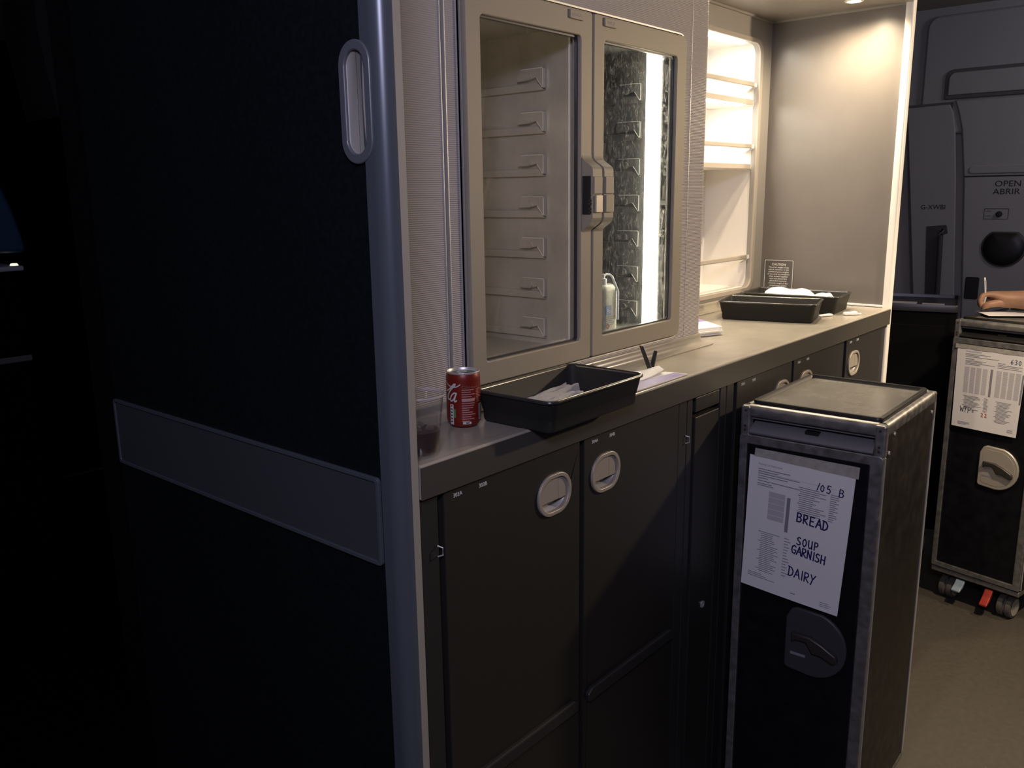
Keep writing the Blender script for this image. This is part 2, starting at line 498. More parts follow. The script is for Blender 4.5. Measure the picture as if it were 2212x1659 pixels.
# left partition with flush pull and rub strip
wl = struct('wall_left', bx(0.706, 0.738, 0.03, 0.79, 0.0, 2.232), 'navy')
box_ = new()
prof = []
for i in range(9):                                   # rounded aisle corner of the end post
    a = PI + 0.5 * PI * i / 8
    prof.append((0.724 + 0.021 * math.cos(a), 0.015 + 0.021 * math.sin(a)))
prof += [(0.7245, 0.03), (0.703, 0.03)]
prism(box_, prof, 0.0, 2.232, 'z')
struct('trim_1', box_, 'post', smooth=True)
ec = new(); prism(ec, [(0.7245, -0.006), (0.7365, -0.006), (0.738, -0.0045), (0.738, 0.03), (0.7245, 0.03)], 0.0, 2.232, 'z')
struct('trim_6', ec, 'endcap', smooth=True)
strip = obj('rub_strip', bx(0.703, 0.706, 0.036, 0.785, 0.982, 1.103), 'rub', wl)
obj('strip_edging', ring(new(), rr(0.034, 0.788, 0.980, 1.105, 0.006, 3), rr(0.040, 0.782, 0.986, 1.099, 0.004, 3), 0.7005, 0.706, 'x'), 'post', strip, bevel=0.0008)
# flush pull: oval rim, hollow cup, finger lip
plo, phi_, pzl, pzh = 0.0125, 0.0700, 1.508, 1.652
rim = obj('flush_pull', ring(new(), rr(plo, phi_, pzl, pzh, 0.0285, 10), rr(plo + .011, phi_ - .011, pzl + .012, pzh - .012, 0.0175, 10), 0.7005, 0.7065, 'x'), 'pull', wl, bevel=0.0015, smooth=True)
cup = new()
lp = [[(0.7045 - d, a, b) if False else (0.7045, a, b) for a, b in rr(plo + .011, phi_ - .011, pzl + .012, pzh - .012, 0.0175, 10)]]
for k, (ins, dx) in enumerate(((0.000, 0.0), (0.0008, 0.0008), (0.0015, 0.0013))):
    lp.append([(0.7045 + dx, a, b) for a, b in rr(plo + .011 + ins, phi_ - .011 - ins, pzl + .012 + ins, pzh - .012 - ins, 0.0165, 10)])
loft(cup, lp, cap0=False, cap1=True)
obj('pull_cup', cup, 'pull_lit', rim, smooth=True)
obj('finger_slot', prism(new(), rr(0.0275, 0.0325, pzl + .020, pzh - .020, 0.0022, 4), 0.7048, 0.7061, 'x'), 'black', rim)
lip = new()
tube(lip, [(0.7046, 0.0265, pzl + .017 + i * 0.110 / 12) for i in range(13)], [0.0012 + 0.0018 * math.sin(PI * i / 12) for i in range(13)], 8)
obj('finger_lip', lip, 'pull_lit', rim, smooth=True)

# right end panel and its pale edge trim
struct('wall_right', bx(2.683, 2.702, 0.018, 0.62, 0.0, 2.232), 'taupe')
tb = new(); prism(tb, rr(2.674, 2.704, -0.002, 0.019, (0.006, 0.006, 0.001, 0.001), 4), 0.0, 2.10, 'z')
struct('trim_2', tb, 'alu_pale', smooth=True)
struct('trim_3', bx(2.676, 2.683, 0.019, 0.372, 1.1205, 1.127), 'alu_pale', bevel=0.001)
# wall behind the galley and wall far aft
struct('wall_back', bx(0.738, 2.702, 0.622, 0.66, 0.0, 2.232), 'frame_lam')

# ------------------------------------------------------------------ worktop
WT = thing('worktop', 'long grey galley worktop running under the glass-door chiller and open shelves', 'worktop', (1.71, 0.3, 1.0725))
sl = new()
prism(sl, [(-0.006, 1.0725), (-0.0062, 1.1185), (-0.004, 1.1206), (0.012, 1.1206), (0.0145, 1.120), (0.60, 1.120), (0.60, 1.0725)], 0.7405, 2.673, 'x')
obj('slab', sl, 'top', WT, bevel=0.0012)
obj('fascia_shade', bx(0.7405, 2.673, -0.0072, -0.0060, 1.0725, 1.1172), 'fascia_shade', WT)  # strip over the slab's front, darker to paint in that face's shade
# coved upstand that follows the chiller and the shelf wall
path = [(0.7405, 0.160)]
path += [(1.79, 0.160)] + [(1.79 + 0.03 * math.sin(a), 0.190 - 0.03 * math.cos(a)) for a in [0.5 * PI * i / 8 for i in range(1, 9)]]
path += [(1.82, 0.413), (2.674, 0.413)]
cove = [(0.036, 1.1202), (0.036, 1.1222), (0.030, 1.1225), (0.018, 1.1232), (0.011, 1.126), (0.0065, 1.131), (0.0045, 1.138), (0.004, 1.1425), (0.002, 1.1445), (-0.002, 1.1445), (-0.002, 1.1202)]
def offset_path(path, off):
    out = []
    P = [Vector(p) for p in path]
    for i, p in enumerate(P):
        d0 = (P[i] - P[i - 1]).normalized() if i > 0 else (P[1] - P[0]).normalized()
        d1 = (P[i + 1] - P[i]).normalized() if i < len(P) - 1 else d0
        n0, n1 = Vector((d0.y, -d0.x)), Vector((d1.y, -d1.x))
        b = (n0 + n1); b = b / max(0.3, b.length_squared / 2)
        out.append(p + b * off)
    return out
cv = new()
rows = [[(q.x, q.y, z) for q in offset_path(path, off)] for off, z in cove]
V = [[cv.verts.new(p) for p in row] for row in rows]
n = len(path)
for a, b in zip(V, V[1:] + V[:1]):
    for i in range(n - 1):
        cv.faces.new((a[i], a[i + 1], b[i + 1], b[i]))
obj('upstand', cv, 'top', WT, smooth=True, angle=50)

# ------------------------------------------------------------------ bays under the worktop
def stadium_door(bm, x0, x1, z0, z1, hole, y0, y1):
    cx, cz, hw, hh, r = hole
    ring(bm, rr(x0, x1, z0, z1, 0.004, 8), rr(cx - hw, cx + hw, cz - hh, cz + hh, r, 8), y0, y1)
    return bm


def latch_parts(door, cx, cz, y=0.0, dim=False):
    hw, hh, r = 0.041, 0.0325, 0.0315
    fr = obj('latch_frame', ring(new(), rr(cx - hw - .002, cx + hw + .002, cz - hh - .002, cz + hh + .002, r + .002, 8), rr(cx - hw + .005, cx + hw - .005, cz - hh + .005, cz + hh - .005, r - .005, 8), y - 0.004, y + 0.004), 'latch', door, bevel=0.001, smooth=True)
    c = new()
    loft(c, [[(a, y + 0.003, b) for a, b in rr(cx - hw + .004, cx + hw - .004, cz - hh + .004, cz + hh - .004, r - .004, 8)],
             [(a, y + 0.014, b) for a, b in rr(cx - hw + .010, cx + hw - .010, cz - hh + .010, cz + hh - .010, r - .010, 8)]], cap0=False)
    obj('latch_cup', c, 'steel', door, smooth=True)
    # two flaps side by side over the upper part of the cup
    def flap(xa, xb, name):
        pts = [p for p in rr(cx - hw + .0055, cx + hw - .0055, cz - hh + .0055, cz + hh - .0055, r - .0055, 10)]
        pts = [(min(max(a, xa), xb), max(b, cz - 0.011)) for a, b in pts]
        q = []
        for p in pts:
            if not q or (abs(p[0] - q[-1][0]) + abs(p[1] - q[-1][1])) > 1e-5: q.append(p)
        if abs(q[0][0] - q[-1][0]) + abs(q[0][1] - q[-1][1]) < 1e-5: q.pop()
        obj(name, prism(new(), q, y - 0.0005, y + 0.0035), 'latch', door, bevel=0.0006)
    flap(cx - 1, cx + 0.0105, 'latch_flap'); flap(cx + 0.0115, cx + 1, 'latch_flap')


def bay(x0, x1, nums, label, latch=None, bar=None, numx=()):
    b = thing('trolley_bay', label, 'cabinet', ((x0 + x1) / 2, 0.3, 0.0), 0, 'trolley bays under the worktop')
    car = ring(new(), rr(x0 - .004, x1 + .004, 0.0, 1.0722, 0.001, 8), rr(x0 + .004, x1 - .004, 0.06, 1.066, 0.001, 8), 0.012, 0.58)
    obj('carcass', car, 'black', b)
    d = new()
    if latch:
        stadium_door(d, x0 + .0015, x1 - .0015, 0.075, 1.0685, (latch, 0.997, 0.041, 0.0325, 0.0315), 0.0, 0.016)
    else:
        box(d, x0 + .0015, x1 - .0015, 0.0, 0.016, 0.075, 1.0685)
    door = obj('door', d, 'bay', b, bevel=0.0015)
    obj('back_panel', bx(x0 + .004, x1 - .004, 0.56, 0.575, 0.06, 1.066), 'black', b)
    obj('plinth', bx(x0, x1, 0.03, 0.05, 0.0, 0.07), 'black', b)
    if latch:
        latch_parts(door, latch, 0.997)
    if bar:
        bb = new()
        prism(bb, [(bar[0] + .012, 0.604), (bar[0], 0.596), (bar[0], 0.584), (bar[0] + .004, 0.580), (bar[1] - .004, 0.580), (bar[1], 0.584), (bar[1], 0.596), (bar[1] - .012, 0.604)], -0.010, 0.0005)
        obj('rub_bar', bb, 'bay_dark', door, bevel=0.003)
    for s, nx in zip(nums, numx):
        obj('number', text(new(), s, 0.0085 if len(nums) else .01, Matrix.Translation((nx, -0.0003, 1.0565)) @ FACE_Y, sx=1.0), 'ink_pale', door)
    return b

bay(0.786, 1.108, ('303A', '303B'), 'charcoal trolley bay door numbered 303A and 303B beside the left partition', latch=1.036, bar=(0.812, 1.094), numx=(0.806, 0.859))
bay(1.117, 1.434, ('304A', '304B'), 'charcoal trolley bay door numbered 304A and 304B, right of the 303 door', latch=1.181, bar=(1.124, 1.420), numx=(1.140, 1.192))
bay(1.679, 1.972, ('305A', '305B'), 'trolley bay door mostly hidden behind the near trolley, next to the narrow cabinet', latch=1.915, numx=(1.699, 1.753))
bay(1.982, 2.278, ('306A', '306B'), 'trolley bay door with its two pale number tags visible above the near trolley lid', latch=2.058, numx=(2.004, 2.058))
bay(2.336, 2.630, ('307A', '307B'), 'trolley bay door with an oval latch below the right end of the worktop', latch=2.398, numx=(2.360, 2.412))

nc = thing('narrow_cabinet', 'narrow dark cabinet with a drawer over a door between two trolley bays', 'cabinet', (1.553, 0.3, 0.0))
obj('carcass', ring(new(), rr(1.499, 1.607, 0.0, 1.0722, .001, 4), rr(1.505, 1.602, 0.06, 1.068, .001, 4), 0.014, 0.58), 'black', nc)
obj('drawer', bx(1.503, 1.604, 0.002, 0.03, 1.036, 1.0665), 'bay', nc, bevel=0.0015)
nd = obj('door', bx(1.503, 1.604, 0.002, 0.02, 0.075, 1.026), 'bay', nc, bevel=0.0015)
obj('keyhole_plate', ring(new(), rr(1.553, 1.566, 0.590, 0.604, .004, 4), rr(1.556, 1.563, 0.593, 0.601, .003, 4), -0.001, 0.003), 'alu', nd)
for i, (a, b, clip) in enumerate(((0.7405, 0.780, 0.986), (1.440, 1.471, 0.988), (1.473, 1.494, None), (1.612, 1.639, None), (1.641, 1.674, None), (2.284, 2.330, None), (2.636, 2.672, None))):
    lab = ['narrow black post beside the left partition, left of the 303 door', 'dark post with a small clip right of the 304 door',
           'slim dark post between the clipped post and the narrow cabinet', 'slim dark post right of the narrow cabinet',
           'dark post left of the trolley bay behind the near trolley', 'dark post left of the bay with the oval latch at the right end',
           'dark post closing the row of bays at the right end panel'][i]
    p = obj('cabinet_post', bx(a, b, 0.004, 0.05, 0.0, 1.0722), 'bay_dark', None, bevel=0.0015)
    tag(p, lab, 'post', 'posts between the bays')
    if clip:
        c = new(); xx = (a + b) / 2
        tube(c, [(b - 0.004, 0.003, clip + .008), (b - 0.001, -0.004, clip + .006), (b - 0.001, -0.004, clip - .005), (b - 0.004, 0.003, clip - .008)], 0.0011, 6)
        obj('clip', c, 'alu', p)

# ------------------------------------------------------------------ glass-door chiller
CH = thing('glass_door_chiller', 'tall built-in chiller with two framed glass doors in a ribbed housing on the worktop', 'cabinet', (1.28, 0.35, 1.1205))
YF = 0.160
h = new()
ring(h, rr(1.0085, 1.79, 1.1446, 2.225, 0.0005, 8), rr(1.0095, 1.6955, 1.1525, 1.7895, (0.001, .022, .022, .001), 8), YF, YF + 0.02)
HS = obj('housing', h, 'rib', CH)
obj('left_filler', bx(0.7405, 0.9658, YF, YF + .02, 1.1446, 2.225), 'rib', CH)
obj('slot', bx(0.968, 0.9755, YF + .006, YF + .02, 1.1446, 2.225), 'black', CH)
obj('slot', bx(1.0035, 1.0085, YF + .006, YF + .02, 1.1446, 2.225), 'black', CH)
for x0, x1 in ((0.9658, 0.968), (0.9755, 0.9778), (1.0015, 1.0035)):
    obj('slot_edging', bx(x0, x1, YF - .0015, YF + .02, 1.1446, 2.225), 'alu', CH, bevel=0.0006)
obj('filler_strip', bx(0.9778, 1.0015, YF, YF + .02, 1.1446, 2.225), 'rib', CH)
hc = new()
arc = [(1.79 + 0.03 * math.sin(a), 0.190 - 0.03 * math.cos(a)) for a in [0.5 * PI * i / 14 for i in range(15)]]
arcb = [(1.79 + 0.012 * math.sin(a), 0.190 - 0.012 * math.cos(a)) for a in [0.5 * PI * i / 14 for i in range(15)]]
prism(hc, arc + [(1.82, 0.4125), (1.802, 0.4125)] + arcb[::-1], 1.1446, 2.225, 'z')
obj('rounded_corner', hc, 'rib', CH, smooth=True)
obj('seam', bx(1.7275, 1.7285, YF - .0006, YF + .001, 1.1446, 2.225), 'alu', CH)
obj('opening_edging', ring(new(), rr(1.0085, 1.6975, 1.1505, 1.7915, (0.001, .024, .024, .001), 8), rr(1.0105, 1.6945, 1.1535, 1.7885, (0.001, .021, .021, .001), 8), YF - .003, YF + .004), 'alu', CH)
obj('door_gap_seal', bx(1.0095, 1.6955, YF + .012, YF + .019, 1.1525, 1.19), 'black', CH)
obj('door_gap_seal', bx(1.0095, 1.6955, YF + .012, YF + .019, 1.75, 1.7895), 'black', CH)
obj('door_gap_seal', bx(1.3325, 1.3665, YF + .012, YF + .019, 1.19, 1.75), 'black', CH)
obj('door_gap_seal', bx(1.675, 1.6955, YF + .012, YF + .019, 1.19, 1.75), 'black', CH)

def chamber(x0, x1, steel):
    y0, y1, z0, z1 = YF + .021, 0.58, 1.176, 1.765
    c = new(); t = 0.003
    for q in ((x0 - t, x0, y0, y1, z0, z1), (x1, x1 + t, y0, y1, z0, z1), (x0, x1, y0, y1, z0 - t, z0), (x0, x1, y0, y1, z1, z1 + t), (x0, x1, y1, y1 + t, z0, z1)):
        box(c, *q)
    ch = obj('chamber', c, steel, CH)
    for k in range(7):                                 # pressed tray runners on the right hand wall
        zt = 1.700 - k * 0.0787
        r = new()
        xs = x1 - 0.0006
        prism(r, [(0.246, zt), (0.300, zt), (0.309, zt - .010), (0.309, zt - .021), (0.285, zt - .021), (0.262, zt - .0165), (0.246, zt - .037)], xs - .010, xs, 'x')
        rn = obj('tray_runner', r, steel, ch, bevel=0.0012)
        obj('runner_rail', prism(new(), [(0.262, zt - .026), (0.57, zt - .026), (0.57, zt - .040), (0.246, zt - .040)], xs - .007, xs, 'x'), steel, rn, bevel=0.001)
        ed = new(); xe = xs - .0102
        tube(ed, [(xe, .300, zt - .0004), (xe, .2475, zt - .0004), (xe, .2458, zt - .0025), (xe, .2458, zt - .0340), (xe, .2475, zt - .0355), (xe, .2616, zt - .0172)], .0007, 5)
        obj('runner_edge_glint', ed, 'alu_pale', rn, smooth=True)  # pale wire painted in for the glint along each runner's edges
        obj('runner_button', lathe(new(), [(0.0, -.0135), (0.0062, -.0132), (0.0068, -.012), (0.0068, 0.0)], (xs, 0.281, zt - .014), 16, ax='x'), steel, rn, smooth=True)
    return ch

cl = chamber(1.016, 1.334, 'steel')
cr = chamber(1.366, 1.674, 'steel_shaded')
obj('chamber_edge_lit', bx(1.3225, 1.3335, .1815, .186, 1.178, 1.763), 'alu_pale', cl)  # pale strip added for the lit line along the chamber edge
# light strips: right chamber's front corner; left chamber gets an added, unseen dim one
hold = obj('lamp_holder', bx(1.652, 1.6735, 0.183, 0.219, 1.178, 1.762), 'steel_dark', cr)
obj('led_strip', bx(1.6475, 1.652, 0.188, 0.222, 1.182, 1.755), 'led', cr)
obj('led_strip', bx(1.018, 1.026, 0.186, 0.204, 1.20, 1.74), 'led_added', cl)  # added out of sight to brighten the left chamber

def glass_door(x0, x1, corners, gx0, gx1, side):
    d = new()
    ring(d, rr(x0, x1, 1.1565, 1.7855, corners, 8), rr(gx0, gx1, 1.1945, 1.7425, 0.007, 8), YF - .010, YF + .010)
    fr = obj('door', d, 'champagne', CH, bevel=0.0022)
    obj('pane', bx(gx0 - .004, gx1 + .004, YF + .004, YF + .007, 1.190, 1.747), 'pane_l' if side < 0 else 'pane_r', fr)
    obj('gasket', ring(new(), rr(gx0 - .003, gx1 + .003, 1.1915, 1.7455, 0.007, 8), rr(gx0 + .003, gx1 - .003, 1.1975, 1.7395, 0.006, 8), YF - .003, YF + .003), 'steel_dark', fr)
    # raised latch block on the meeting stile: ramps out, runs flat, ramps back
    xa, xb = (1.3165, 1.3465) if side < 0 else (1.3535, 1.3835)
    pr = [(YF - .009, 1.545)]
    for i in range(9):
        t = i / 8; pr.append((YF - .010 - 0.024 * (0.5 - 0.5 * math.cos(PI * t)), 1.538 - 0.026 * t ** 0.8))
    pr += [(YF - .0345, 1.507), (YF - .0345, 1.424)]
    for i in range(9):
        t = i / 8; pr.append((YF - .034 + 0.024 * (0.5 - 0.5 * math.cos(PI * t)), 1.424 - 0.026 * t ** 0.8))
    pr += [(YF - .009, 1.392)]
    lb = obj('latch_block', prism(new(), pr, xa, xb, 'x'), 'champagne', fr, bevel=0.0015, smooth=True)
    obj('latch_button', bx(xa + .001, xb - .0025, YF - .0375, YF - .034, 1.4675, 1.499), 'champagne', lb, bevel=0.001)
    obj('latch_button', bx(xa + (.006 if side < 0 else .001), xb - .0025, YF - .0385, YF - .034, 1.434, 1.4655), 'latch' if side < 0 else 'champagne', lb, bevel=0.001)
    if side < 0:
        obj('latch_well', bx(xa - .0016, xa + .0004, YF - .030, YF - .012, 1.431, 1.500), 'black', lb)
        tt = new()
        for zz in (1.456, 1.450, 1.441, 1.435): box(tt, xa - .003, xa + .001, YF - .032, YF - .027, zz - .0018, zz + .0018)
        obj('catch_teeth', tt, 'steel_dark', lb)
    cx = 1.296 if side < 0 else 1.4015
    pl = obj('number_plate', prism(new(), rr(cx - .0195, cx + .0195, 1.7665, 1.7815, .002, 3), YF - .0135, YF - .0095), 'champagne', fr, bevel=0.0012)
    obj('plate_print', text(new(), '301B/A31' if side < 0 else '302/A31', 0.0085, Matrix.Translation((cx, YF - .0136, 1.7712)) @ FACE_Y, 'CENTER', sx=0.85), 'shelf_edge', pl)
    return fr

glass_door(1.0125, 1.3475, (.002, .005, .006, .002), 1.0475, 1.3125, -1)
glass_door(1.3525, 1.6905, (.005, .018, .018, .005), 1.3865, 1.6505, 1)

# hand sanitiser bottle in the right chamber
sb = thing('sanitizer_bottle', 'cream sanitizer bottle with hooked dispenser behind the right glass door', 'bottle', (1.536, 0.245, 1.1765))
bt = new()
secs = []
for z, k in ((1.1770, .86), (1.180, .97), (1.184, 1.0), (1.262, 1.0), (1.270, .94), (1.276, .72), (1.279, .45)):
    secs.append([(1.533 + a, 0.245 + b, z) for a, b in rr(-.031 * k, .031 * k, -.017 * k, .017 * k, .015 * k, 5)])
loft(bt, secs)
obj('body', bt, 'bottle', sb, smooth=True)
obj('collar', lathe(new(), [(.009, 1.278), (.009, 1.290), (.0055, 1.2905), (.0055, 1.300), (0, 1.3005)], (1.524, 0.245, 0), 20), 'white', sb, smooth=True)
hk = new(); tube(hk, [(1.527, .243, 1.2965), (1.534, .242, 1.299), (1.544, .240, 1.2975), (1.551, .238, 1.292), (1.5535, .236, 1.284), (1.554, .2305, 1.272), (1.5545, .2255, 1.262), (1.5545, .2255, 1.20)], 0.0026, 8)
obj('dispenser_hook', hk, 'white', sb, smooth=True)
obj('blue_label', bx(1.513, 1.533, .2273, .2280, 1.213, 1.234), 'label_blue', sb)
lt = new(); text(lt, 'Fo', 0.013, Matrix.Translation((1.5155, .2271, 1.2175)) @ FACE_Y)
obj('label_letters', lt, 'white', sb)
ll = new()
for i in range(5): box(ll, 1.513, 1.546 - .004 * (i % 3), .2275, .2280, 1.208 - i * .0042, 1.2095 - i * .0042)
obj('label_lines', ll, 'print_grey', sb)
obj('hazard_diamond', ring(new(), [(1.514, 1.1885), (1.5205, 1.182), (1.527, 1.1885), (1.5205, 1.195)], [(1.5155, 1.1885), (1.5205, 1.1835), (1.5255, 1.1885), (1.5205, 1.1935)], .2272, .2279), 'label_red', sb)

# ------------------------------------------------------------------ open shelf unit in the recess
OS = thing('open_shelf_unit', 'brightly lit white open shelf unit recessed above the right half of the worktop', 'shelf', (2.25, 0.48, 1.1446))
YN = 0.413
XL, XR, ZB, ZT = 1.875, 2.598, 1.168, 1.903
obj('surround', ring(new(), rr(1.8205, 2.6825, 1.1447, 1.978, .0005, 8), rr(XL, XR, ZB, ZT, .032, 8), YN, YN + .014), 'frame_lam', OS)
obj('opening_trim', ring(new(), rr(XL - .020, XR + .020, ZB - .014, ZT + .014, .044, 8), rr(XL, XR, ZB, ZT, .032, 8), YN - .005, YN + .002), 'shelf_edge', OS, bevel=0.002)
c = new(); y1 = 0.580
xi0, xi1, zi0, zi1 = XL - .002, XR + .0012, ZB - .0015, ZT + .0015
vs = [[c.verts.new((x, y, z)) for x, z in ((xi0, zi0), (xi1, zi0), (xi1, zi1), (xi0, zi1))] for y in (YN + .0142, y1)]
for i in range(4):
    j = (i + 1) % 4
    c.faces.new((vs[0][i], vs[0][j], vs[1][j], vs[1][i]))
c.faces.new(vs[1])
obj('lining', c, 'white_lam', OS)
for z0, z1 in ((1.726, 1.740), (1.536, 1.550)):
    s = obj('shelf', bx(xi0 + .001, xi1 - .001, YN + .012, y1 - .001, z0, z1), 'white_lam', OS)
    obj('shelf_edge', bx(xi0 + .001, 2.574, YN + .001, YN + .012, z0 - .0005, z1 + .0005), 'shelf_edge', s, bevel=0.001)
for zc in (1.786, 1.604, 1.264):
    r = obj('retaining_bar', bx(xi0 + .001, 2.577, YN + .001, YN + .009, zc - .0072, zc + .0072), 'shelf_edge', OS, bevel=0.0025)
    br = new(); prism(br, [(YN + .004, zc - .006), (YN + .004, zc + .006), (YN + .03, zc - .004), (YN + .03, zc - .022)], 2.574, xi1 - .0005, 'x')
    obj('bar_bracket', br, 'white_lam', r)
for z in (1.9025, 1.7245):
    obj('light_strip', bx(1.90, 2.535, YN + .018, YN + .034, z - .003, z), 'shelf_led', OS)
for k, zc in enumerate((1.868, 1.690, 1.486)):
    g = new(); xx = 2.556
    ring(g, rr(xx - .050, xx + .010, zc - .0125, zc + .0125, .003, 4), rr(xx - .0485, xx + .0085, zc - .011, zc + .011, .002, 4), y1 - .0012, y1 - .0006)
    pl = obj('number_placard', g, 'dark_grey', OS)
    tx = new(); text(tx, 'MAX' if k < 2 else 'MAX', 0.009, Matrix.Translation((xx + .002, y1 - .001, zc + .0015)) @ FACE_Y, 'RIGHT')
    text(tx, '12 kg', 0.009, Matrix.Translation((xx + .002, y1 - .001, zc - .0085)) @ FACE_Y, 'RIGHT')
    obj('placard_print', tx, 'dark_grey', pl)

# ------------------------------------------------------------------ downlights in the soffit
for i, (x, lab) in enumerate(((2.545, 'round downlight set in the soffit beside the right end panel'), (2.02, 'round downlight in the soffit behind the chiller corner'))):
    ly_ = (0.118, 0.200)[i]
    dl = thing('downlight', lab, 'lamp', (x, ly_, 1.978), 0, 'downlights in the soffit')
    obj('bezel', lathe(new(), [(.024, -.004), (.026, -.0005), (.019, -.0005), (.018, -.004), (.024, -.004)], (x, ly_, 1.978), 32), 'alu_pale', dl, smooth=True)
    obj('lens', lathe(new(), [(0.0, -.0035), (.012, -.0032), (.0185, -.002), (.0185, -.0006), (0, -.0006)], (x, ly_, 1.978), 32), 'lamp', dl, smooth=True)
    ld = bpy.data.lights.new('downlight_beam', 'SPOT'); ld.energy = (25, 19.5)[i]; ld.color = WARM; ld.spot_size = math.radians((164, 148)[i]); ld.spot_blend = 1.0; ld.shadow_soft_size = 0.012
    lo = bpy.data.objects.new('downlight_beam', ld); COL.objects.link(lo); lo.parent = dl; lo.location = (0, 0, -0.012)

# ------------------------------------------------------------------ caution placard on the end panel
cp = obj('caution_placard', prism(new(), rr(.303, .402, 1.120, 1.2505, .004, 4), 2.6815, 2.6829, 'x'), 'placard')
tag(cp, 'dark caution placard with white lettering on the right end panel above the trays', 'sign')
obj('placard_border', ring(new(), rr(.3045, .4005, 1.1215, 1.249, .0035, 4), rr(.306, .399, 1.123, 1.2475, .0025, 4), 2.6811, 2.6814, 'x'), 'white', cp)
tx = new()
text(tx, 'CAUTION', 0.0105, Matrix.Translation((2.6812, .3525, 1.2315)) @ FACE_X, 'CENTER')
for i, s in enumerate(('The gross weight of any', 'cart or container or the', 'combined gross weights', 'of any carts or containers', 'when stowed together', 'must not exceed the', 'placarded maximum', 'contents weight of the', 'compartment where', 'stowed. Close and latch', 'all galley doors, drawers', 'and shelves and secure all')):
    text(tx, s, 0.0072, Matrix.Translation((2.6812, .3525, 1.2235 - i * .0073)) @ FACE_X, 'CENTER', sx=0.98)
obj('lettering', tx, 'white', cp)

# ------------------------------------------------------------------ trays, towels, booklets on the worktop
ZW = 1.1214

def tray(cx, cy, lx, ly, rot, label, z=ZW):
    t = thing('serving_tray', label, 'tray', (cx, cy, z), rot, 'black trays on the worktop')
    b = new()
    H = 0.050
    def L(k, zz, r): return [(a, c_, zz) for a, c_ in rr(-lx / 2 + k, lx / 2 - k, -ly / 2 + k, ly / 2 - k, r, 6)]
    loops = [L(.011, 0, .012), L(.009, .004, .014), L(.0085, .018, .014), L(.0075, .019, .014), L(.002, H - .004, .017), L(0, H - .002, .018), L(0, H, .018),
             L(.003, H, .016), L(.0045, H - .003, .015), L(.0095, .020, .013), L(.011, .018, .012), L(.0125, .005, .011), L(.016, .0025, .009)]
    loft(b, loops)
    obj('tray_body', b, 'tray', t, smooth=True, local=True, angle=50)
    q = new(); loft(q, [L(-.0012, H - .0035, .019), L(-.0014, H - .0005, .019), L(.0005, H + .0012, .017), L(.0032, H + .0008, .015), L(.0046, H - .0030, .013)], cap0=False, cap1=False)
    obj('rim', q, 'tray_rim', t, smooth=True, local=True, angle=80)
    return t

T1 = tray(1.0860, 0.0215, 0.262, 0.158, math.radians(0.6), 'black serving tray with a crumpled tissue beside the red can')
T2 = tray(2.281, 0.197, 0.262, 0.158, math.radians(-76), 'empty black serving tray in front of the tray of white towels')
T3 = tray(2.502, 0.2155, 0.282, 0.164, math.radians(-84.5), 'black serving tray holding white towels against the right end panel')

def sheet(name, pts, nu, nv, zf, thick, material, parent=None):
    """a soft sheet: bilinear patch of four corners with a height function"""
    bm = new()
    A, B, Cc, D = [Vector(p) for p in pts]
    G = []
    for j in range(nv + 1):
        row = []
        for i in range(nu + 1):
            u, v = i / nu, j / nv
            p = A.lerp(B, u).lerp(D.lerp(Cc, u), v)
            dx, dy, dz = zf(u, v)
            row.append(bm.verts.new((p.x + dx, p.y + dy, p.z + dz)))
        G.append(row)
    for j in range(nv):
        for i in range(nu):
            bm.faces.new((G[j][i], G[j][i + 1], G[j + 1][i + 1], G[j + 1][i]))
    r = bmesh.ops.extrude_face_region(bm, geom=bm.faces[:])
    bmesh.ops.translate(bm, verts=[e for e in r['geom'] if isinstance(e, bmesh.types.BMVert)], vec=(0, 0, thick))
    return obj(name, bm, material, parent, smooth=True, angle=60)

def waves(seed, amp, fu=3.0, fv=5.0):
    rnd = random.Random(seed)
    ph = [(rnd.uniform(0, 6), rnd.uniform(.5, 1.5) * fu, rnd.uniform(.5, 1.5) * fv, rnd.uniform(.4, 1)) for _ in range(5)]
    def f(u, v):
        h = sum(a * math.sin(p + 2 * PI * (x * u + y * v) * .5) for p, x, y, a in ph)
        return (0.002 * math.sin(9 * v + seed), 0.002 * math.sin(7 * u + seed), amp * (h * .35 + .9))
    return f

ts = sheet('crumpled_tissue', [(1.036, -.004, ZW + .010), (1.138, .000, ZW + .010), (1.172, .078, ZW + .016), (1.020, .060, ZW + .014)], 34, 30, waves(3, .0085, 2, 8), .0008, 'tissue')
tag(ts, 'crumpled grey translucent tissue lying in the black tray beside the can', 'tissue')

def towel(name, cx, cy, lx, ly, rot, z, h, label, seed):
    b = new(); rnd = random.Random(seed)
    cs, sn = math.cos(rot), math.sin(rot)
    loops = []
    N = 16
    for i in range(N + 1):
        u = i / N
        ex = max(.12, 1 - abs(2 * u - 1) ** 5) ** .33
        hh = h * (0.90 + 0.06 * math.sin(2.1 * PI * u + seed) + 0.035 * math.sin(5.3 * PI * u + 2 * seed)) * ex
        ww = ly / 2 * ex * (1 + .05 * math.sin(7 * u + seed))
        lp = []
        for k in range(14):
            a = 2 * PI * k / 14
            y = ww * math.copysign(abs(math.cos(a)) ** .6, math.cos(a)); zz = hh / 2 * (1 + math.copysign(abs(math.sin(a)) ** .7, math.sin(a)))
            x = (u - .5) * lx + .004 * math.sin(3 * a + seed)
            lp.append((cx + x * cs - y * sn, cy + x * sn + y * cs, z + zz))
        loops.append(lp)
    loft(b, loops)
    o = obj(name, b, 'napkin', None, smooth=True, angle=60)
    return tag(o, label, 'towel', 'white towels in the far tray')

